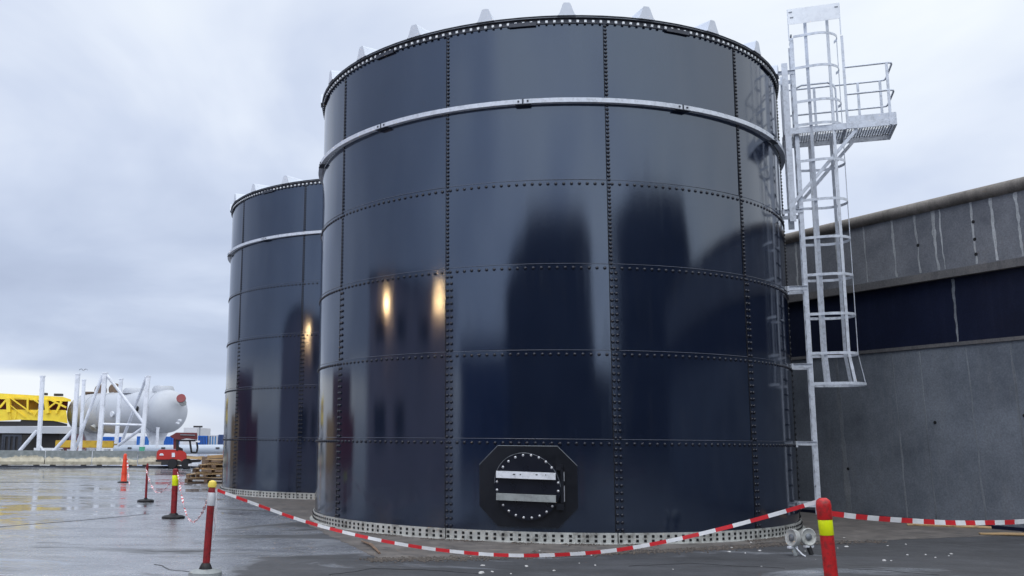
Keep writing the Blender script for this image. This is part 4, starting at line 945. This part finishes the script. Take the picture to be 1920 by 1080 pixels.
# long pale pipe on the ground
p0 = atY(215, 843, 57); p1 = atY(470, 842, 57)
root = empty('steel_pipe', ((p0.x+p1.x)/2, 57, 0), 'long pale grey pipe lying behind the red machine', 'pipe')
MB().tube([p0, p1], .27, 24).build('pipe_wall', 'pipe', root, smooth=True, sharp=40)
for px in (243, 306, 408): c = atY(px, 840, 56.72); MB().box(c, (.22, .08, .08)).build('lug', 'darksteel', root)
for px in (250, 330, 420): c = atY(px, 850, 57); MB().box((c.x, 57, (p0.z-.27)/2), (.3, .8, max(.1, p0.z-.27))).build('chock', 'wood', root)

# red compact machine
def machine():
    Y = 49.2
    def P(x, y, d=0): return atY(x, y, Y+d)
    root = empty('red_telehandler', (P(325, 875).x, Y+1, 0), 'small red telehandler with open cab parked by the barriers', 'telehandler')
    def plate(pts, mt, name, d0=0, d1=1.4, bevel=0):
        n = len(pts); MB().add([P(x, y, d) for d in (d0, d1) for x, y in pts], [tuple(range(n))[::-1], tuple(range(n, 2*n))]+[(k, (k+1) % n, n+(k+1) % n, n+k) for k in range(n)]).build(name, mt, root, bevel=bevel)
    plate([(293, 862), (294, 848), (298, 843), (330, 843), (345, 846), (350, 851), (350, 866), (345, 868), (336, 862)], 'machine', 'body', 0, 1.6, .03)
    plate([(292, 862), (330, 862), (350, 868), (350, 872), (302, 872), (302, 866), (292, 866)], 'darksteel', 'chassis', .05, 1.5)
    plate([(322, 849), (328, 849), (328, 857), (322, 857)], 'white', 'panel', -.03, .01)
    plate([(299, 852), (301, 850), (305, 850), (307, 853), (307, 854), (299, 854)], 'white', 'badge', -.03, .01)
    plate([(330, 825), (334, 822), (336, 838), (343, 841), (343, 846), (330, 844)], 'darksteel', 'seat', .3, 1.0)
    for a, b in (((334, 826), (332, 845)), ((356, 826), (359, 848)), ((369, 828), (370.5, 840)), ((334, 826), (369, 826)), ((358, 848), (368, 849)), ((370.5, 840), (368.5, 849))):
        MB().bar(P(*a, 0), P(*b, 0), .07, .09).build('cab_bar', 'black', root); MB().bar(P(*a, 1.4), P(*b, 1.4), .05, .07).build('cab_bar', 'black', root)
    plate([(318, 818), (324, 815), (330, 811), (370, 811.5), (370, 824), (366, 824), (350, 822), (336, 825), (326, 823)], 'machine2', 'boom', .2, .9, .02)
    plate([(338, 814), (366, 815), (366, 817), (338, 816)], 'galvd', 'boom_slide', .14, .19)
    plate([(325, 823), (331, 823), (331, 842), (325, 842)], 'machine2', 'mast', .4, .9)
    plate([(366, 826.5), (373, 826), (375.5, 827), (374, 830), (368, 829)], 'white', 'work_lamp', -.1, .15)
    plate([(350, 854), (368, 856), (382, 855), (383, 859), (379, 862), (350, 860)], 'wood', 'fork_load', -.2, 1.2)
    plate([(351, 862), (378, 862), (376, 866), (351, 868)], 'darksteel', 'fork_carriage', .0, 1.0)
    for px in (323, 349):
        for d in (.0, 1.3):
            c = P(px, 868, d); M4 = Matrix.Translation((c.x, c.y+.1, .26)) @ Matrix.Rotation(pi/2, 4, 'X')
            w = MB().lathe([(.14, -.12), (.24, -.12), (.26, -.08), (.26, .08), (.24, .12), (.14, .12)], 20, M4).build('wheel', 'black', root)
            MB().lathe([(0, .06), (.13, .06), (.13, .09), (0, .09)], 14, M4).build('rim', 'machine2', w)
machine()

# stacked timber and pallets left of the small tank
def pallet(c, rz, label, w=1.2, d=1.0, mt='wood', n=6, tilt=0):
    root = empty('pallet', c, label, 'pallet', 'timber pallets in the stack'); R3 = Matrix.Rotation(rz, 3, 'Z') @ Matrix.Rotation(tilt, 3, 'Y')
    def bx(x, y, z, sx, sy, sz, nm): MB().box(Vector(c)+R3 @ Vector((x, y, z)), (sx, sy, sz), R3).build(nm, mt if nm != 'bearer' else 'woodd', root)
    for i in range(n): bx(0, -d/2+d*(i+.5)/n, .135, w, d/n*.72, .022, 'top_board')
    for x in (-w/2+.06, 0, w/2-.06):
        for y in (-d/2+.07, 0, d/2-.07): bx(x, y, .075, .12, .12, .10, 'bearer')
    for y in (-d/2+.07, 0, d/2-.07): bx(0, y, .0125, w, .10, .02, 'bottom_board')
    return root
ps = Vector((gnd(391, 903).x, 33.5, 0))
tl = ['lowest and widest dark pallet of the stack beside the smaller tank', 'second pallet from the ground, grey and pushed out to the left', 'third pallet up in the stack, with a thick pale edge', 'fourth pallet up in the stack, skewed', 'topmost pallet of the stack beside the smaller tank']
for i, (dx, rz, wd) in enumerate(((.18, .08, 1.45), (.25, -.12, 1.35), (.30, .10, 1.2), (.55, -.1, 1.1), (.62, .12, 1.0))):
    pallet((ps.x+dx, 33.9, i*.165+(.02 if i else 0)), rz, tl[i], wd, 1.1, 'woodd' if i == 0 else 'wood', 6, .02*(-1)**i)
m = MB(); c = atY(399, 866, 34.2); m.org = Vector((c.x, 34.2, 0)); m.box(Vector((c.x+.5, 34.3, .94)), (1.3, .7, .10), Matrix.Rotation(-.06, 3, 'Y'))
tag(m.build('timber_plank', 'wood'), 'thick pale plank lying on top of the pallet stack', 'plank')
m = MB(); c = atY(364, 872, 33.3); m.org = Vector((c.x, 33.3, 0)); m.box(Vector((c.x, 33.4, c.z)), (.34, .5, .07), Matrix.Rotation(.03, 3, 'Y'))
tag(m.build('white_board', 'white'), 'small white board sticking out of the left side of the pallet stack', 'board')
m = MB(); m.org = Vector((-9.0, 44, 0)); c = atY(400, 860, 44); m.org = Vector((c.x, 44, 0)); m.box(Vector((c.x+.3, 44.5, .36)), (1.7, .9, .72))
tag(m.build('timber_crate', 'woodd', bevel=.02), 'brown timber bundle behind the pallet stack', 'timber')

# gull in the sky
def gull():
    c = atY(156.5, 694, 60); root = empty('gull', c, 'lone gull gliding above the white frames', 'bird')
    b = MB(); b.tube([c+Vector((x*.8, -.1*x, 0)) for x in (-.12, -.07, 0, .07, .12)], [.01, .03, .04, .03, .012], 10); b.build('body', 'gullw', root, smooth=True)
    for s in (-1, 1):
        pts = [c+Vector((s*.02, 0, .02)), c+Vector((s*.13, .03, .09)), c+Vector((s*.22, 0, .07)), c+Vector((s*.28, -.03, .0))]
        w = MB(); vs = []
        for p, ch in zip(pts, (.10, .09, .06, .015)): vs += [p+Vector((0, ch/2, 0)), p+Vector((0, -ch/2, 0)), p+Vector((0, -ch/2, -.025)), p+Vector((0, ch/2, -.025))]
        fs = [(4*i+k, 4*i+(k+1) % 4, 4*i+4+(k+1) % 4, 4*i+4+k) for i in range(3) for k in range(4)]+[(3, 2, 1, 0), (12, 13, 14, 15)]
        w.add(vs, fs).build('wing', 'gullg', root)
gull()

# ------------------------------------------------------------------ the yard behind the camera, seen mirrored in the tank
def hall(name, poly, origin, along, depth, label, mt='hall', h_door=True):
    o = Vector(origin); ax = Vector(along).normalized(); nb = Vector((ax.y, -ax.x, 0))
    if nb.dot(o) < 0: nb = -nb
    root = empty(name, o, label, 'building'); M4 = Matrix.Translation(o) @ Matrix((ax, Vector((0, 0, 1)), nb)).transposed().to_4x4()
    MB().prism(poly, 0, depth, M4).build('hall_body', mt, root)
    m = MB(); xs = [p[0] for p in poly]; x = min(xs)+1.5
    while x < max(xs)-3: m.prism([(x, .0), (x+.25, 0), (x+.25, 8), (x, 8)], -.08, 0, M4); x += 2.4
    m.build('wall_rib', 'rim', root)
    return root
hall('dark_hall', [(0, 0), (29.5, 0), (28.8, 12.6), (26.2, 14.1), (10.5, 14.3), (4.3, 12.4), (.2, 10.2)], (-17.5, -22, 0), (1, -.0, 0), 18, 'large dark hall with a broken gable, mirrored in the middle of the tank')
hall('dark_hall', [(0, 0), (29, 0), (28, 12.6), (24.5, 15.6), (7.5, 15.6), (.3, 14.4)], (19.3, -22.0, 0), (.77, .64, 0), 18, 'taller dark hall mirrored right of the middle seam of the tank')
def left_building():
    root = empty('render_building', (-14.2, 11, 0), 'pale pinkish-grey rendered building with two lit wall lamps, mirrored in the left of the tank', 'building')
    MB().box((-19.2, 10.95, 3.28), (10, 16.1, 6.56)).build('wall', 'facade', root)
    MB().box((-19.2, 10.95, 6.66), (10.3, 16.4, .2)).build('roof', 'hall', root)
    for y, z, w, h in ((16.85, 5.12, 1.7, .95), (13.25, 5.12, 1.4, .95), (9.0, 5.15, 1.6, .95), (16.6, 2.05, 2.0, 1.15), (13.3, 2.05, 1.4, 1.15)):
        f = MB().box((-14.17, y, z), (.10, w, h)).build('window', 'hole', root)
        MB().box((-14.12, y, z-h/2-.03), (.2, w+.1, .06)).build('sill', 'galvd', f)
    for y, z in ((15.8, 5.88), (6.6, 6.36)):
        l = MB().box((-13.95, y, z+.20), (.5, .8, .07)).build('wall_lamp', 'rim', root)
        MB().lathe([(0, -.15), (.14, -.12), (.19, -.05), (.19, .06), (0, .07)], 16, Matrix.Translation((-13.95, y, z)) @ Matrix.Diagonal((1, 1.7, 1, 1))).build('lamp_glass', 'lampglow', l, smooth=True)
left_building()
boxthing  # helper reused below
def plainbox(name, mt, c, sz, rz, label, cat, group=None):
    root = empty(name, (c[0], c[1], 0), label, cat, group); R3 = Matrix.Rotation(rz, 3, 'Z')
    MB().box((c[0], c[1], sz[2]/2), sz, R3).build('body', mt, root, bevel=.03)
    m = MB(); n = 10
    for i in range(n):
        x = -sz[0]/2+sz[0]*(i+.5)/n; m.box(Vector((c[0], c[1], sz[2]/2))+R3 @ Vector((x, -sz[1]/2-.04, 0)), (sz[0]/n*.5, .08, sz[2]*.88), R3)
        m.box(Vector((c[0], c[1], sz[2]/2))+R3 @ Vector((x, sz[1]/2+.04, 0)), (sz[0]/n*.5, .08, sz[2]*.88), R3)
    m.build('corrugation', mt, root); return root
plainbox('shipping_container', 'maroon', (-29, 31, 0), (6, 2.4, 2.6), .9, 'red container mirrored in the lower left of the tank', 'container')
plainbox('shipping_container', 'purple', (-32, 38, 0), (12, 2.4, 5.2), .9, 'tall maroon container stack mirrored at the left rim of the tank', 'container')
plainbox('shipping_container', 'wood', (-24, 41, 0), (6, 2.4, 2.6), .2, 'tan container mirrored at the left edge of the tank', 'container')
plainbox('shipping_container', 'navy', (-20, -17, 0), (12, 2.4, 2.6), .5, 'navy container mirrored left of the dark hall', 'container')

root = empty('low_shed', (-25, -15.5, 0), 'low blue-grey shed mirrored between the rendered building and the dark hall', 'shed')
MB().box((-24, -18.5, 3.35), (16, 5, 6.7), Matrix.Rotation(-.65, 3, 'Z')).build('shed_body', 'navy', root, bevel=.05)
MB().box((-24, -18.5, 6.81), (16.4, 5.4, .2), Matrix.Rotation(-.65, 3, 'Z')).build('shed_roof', 'hall', root)
root = empty('low_shed', (17, -34, 0), 'low grey shed mirrored between the two dark halls', 'shed')
MB().box((16.5, -36, 3.0), (10, 6, 6.0)).build('shed_body', 'hall', root); MB().box((16.5, -36, 6.1), (10.4, 6.4, .2)).build('shed_roof', 'rim', root)
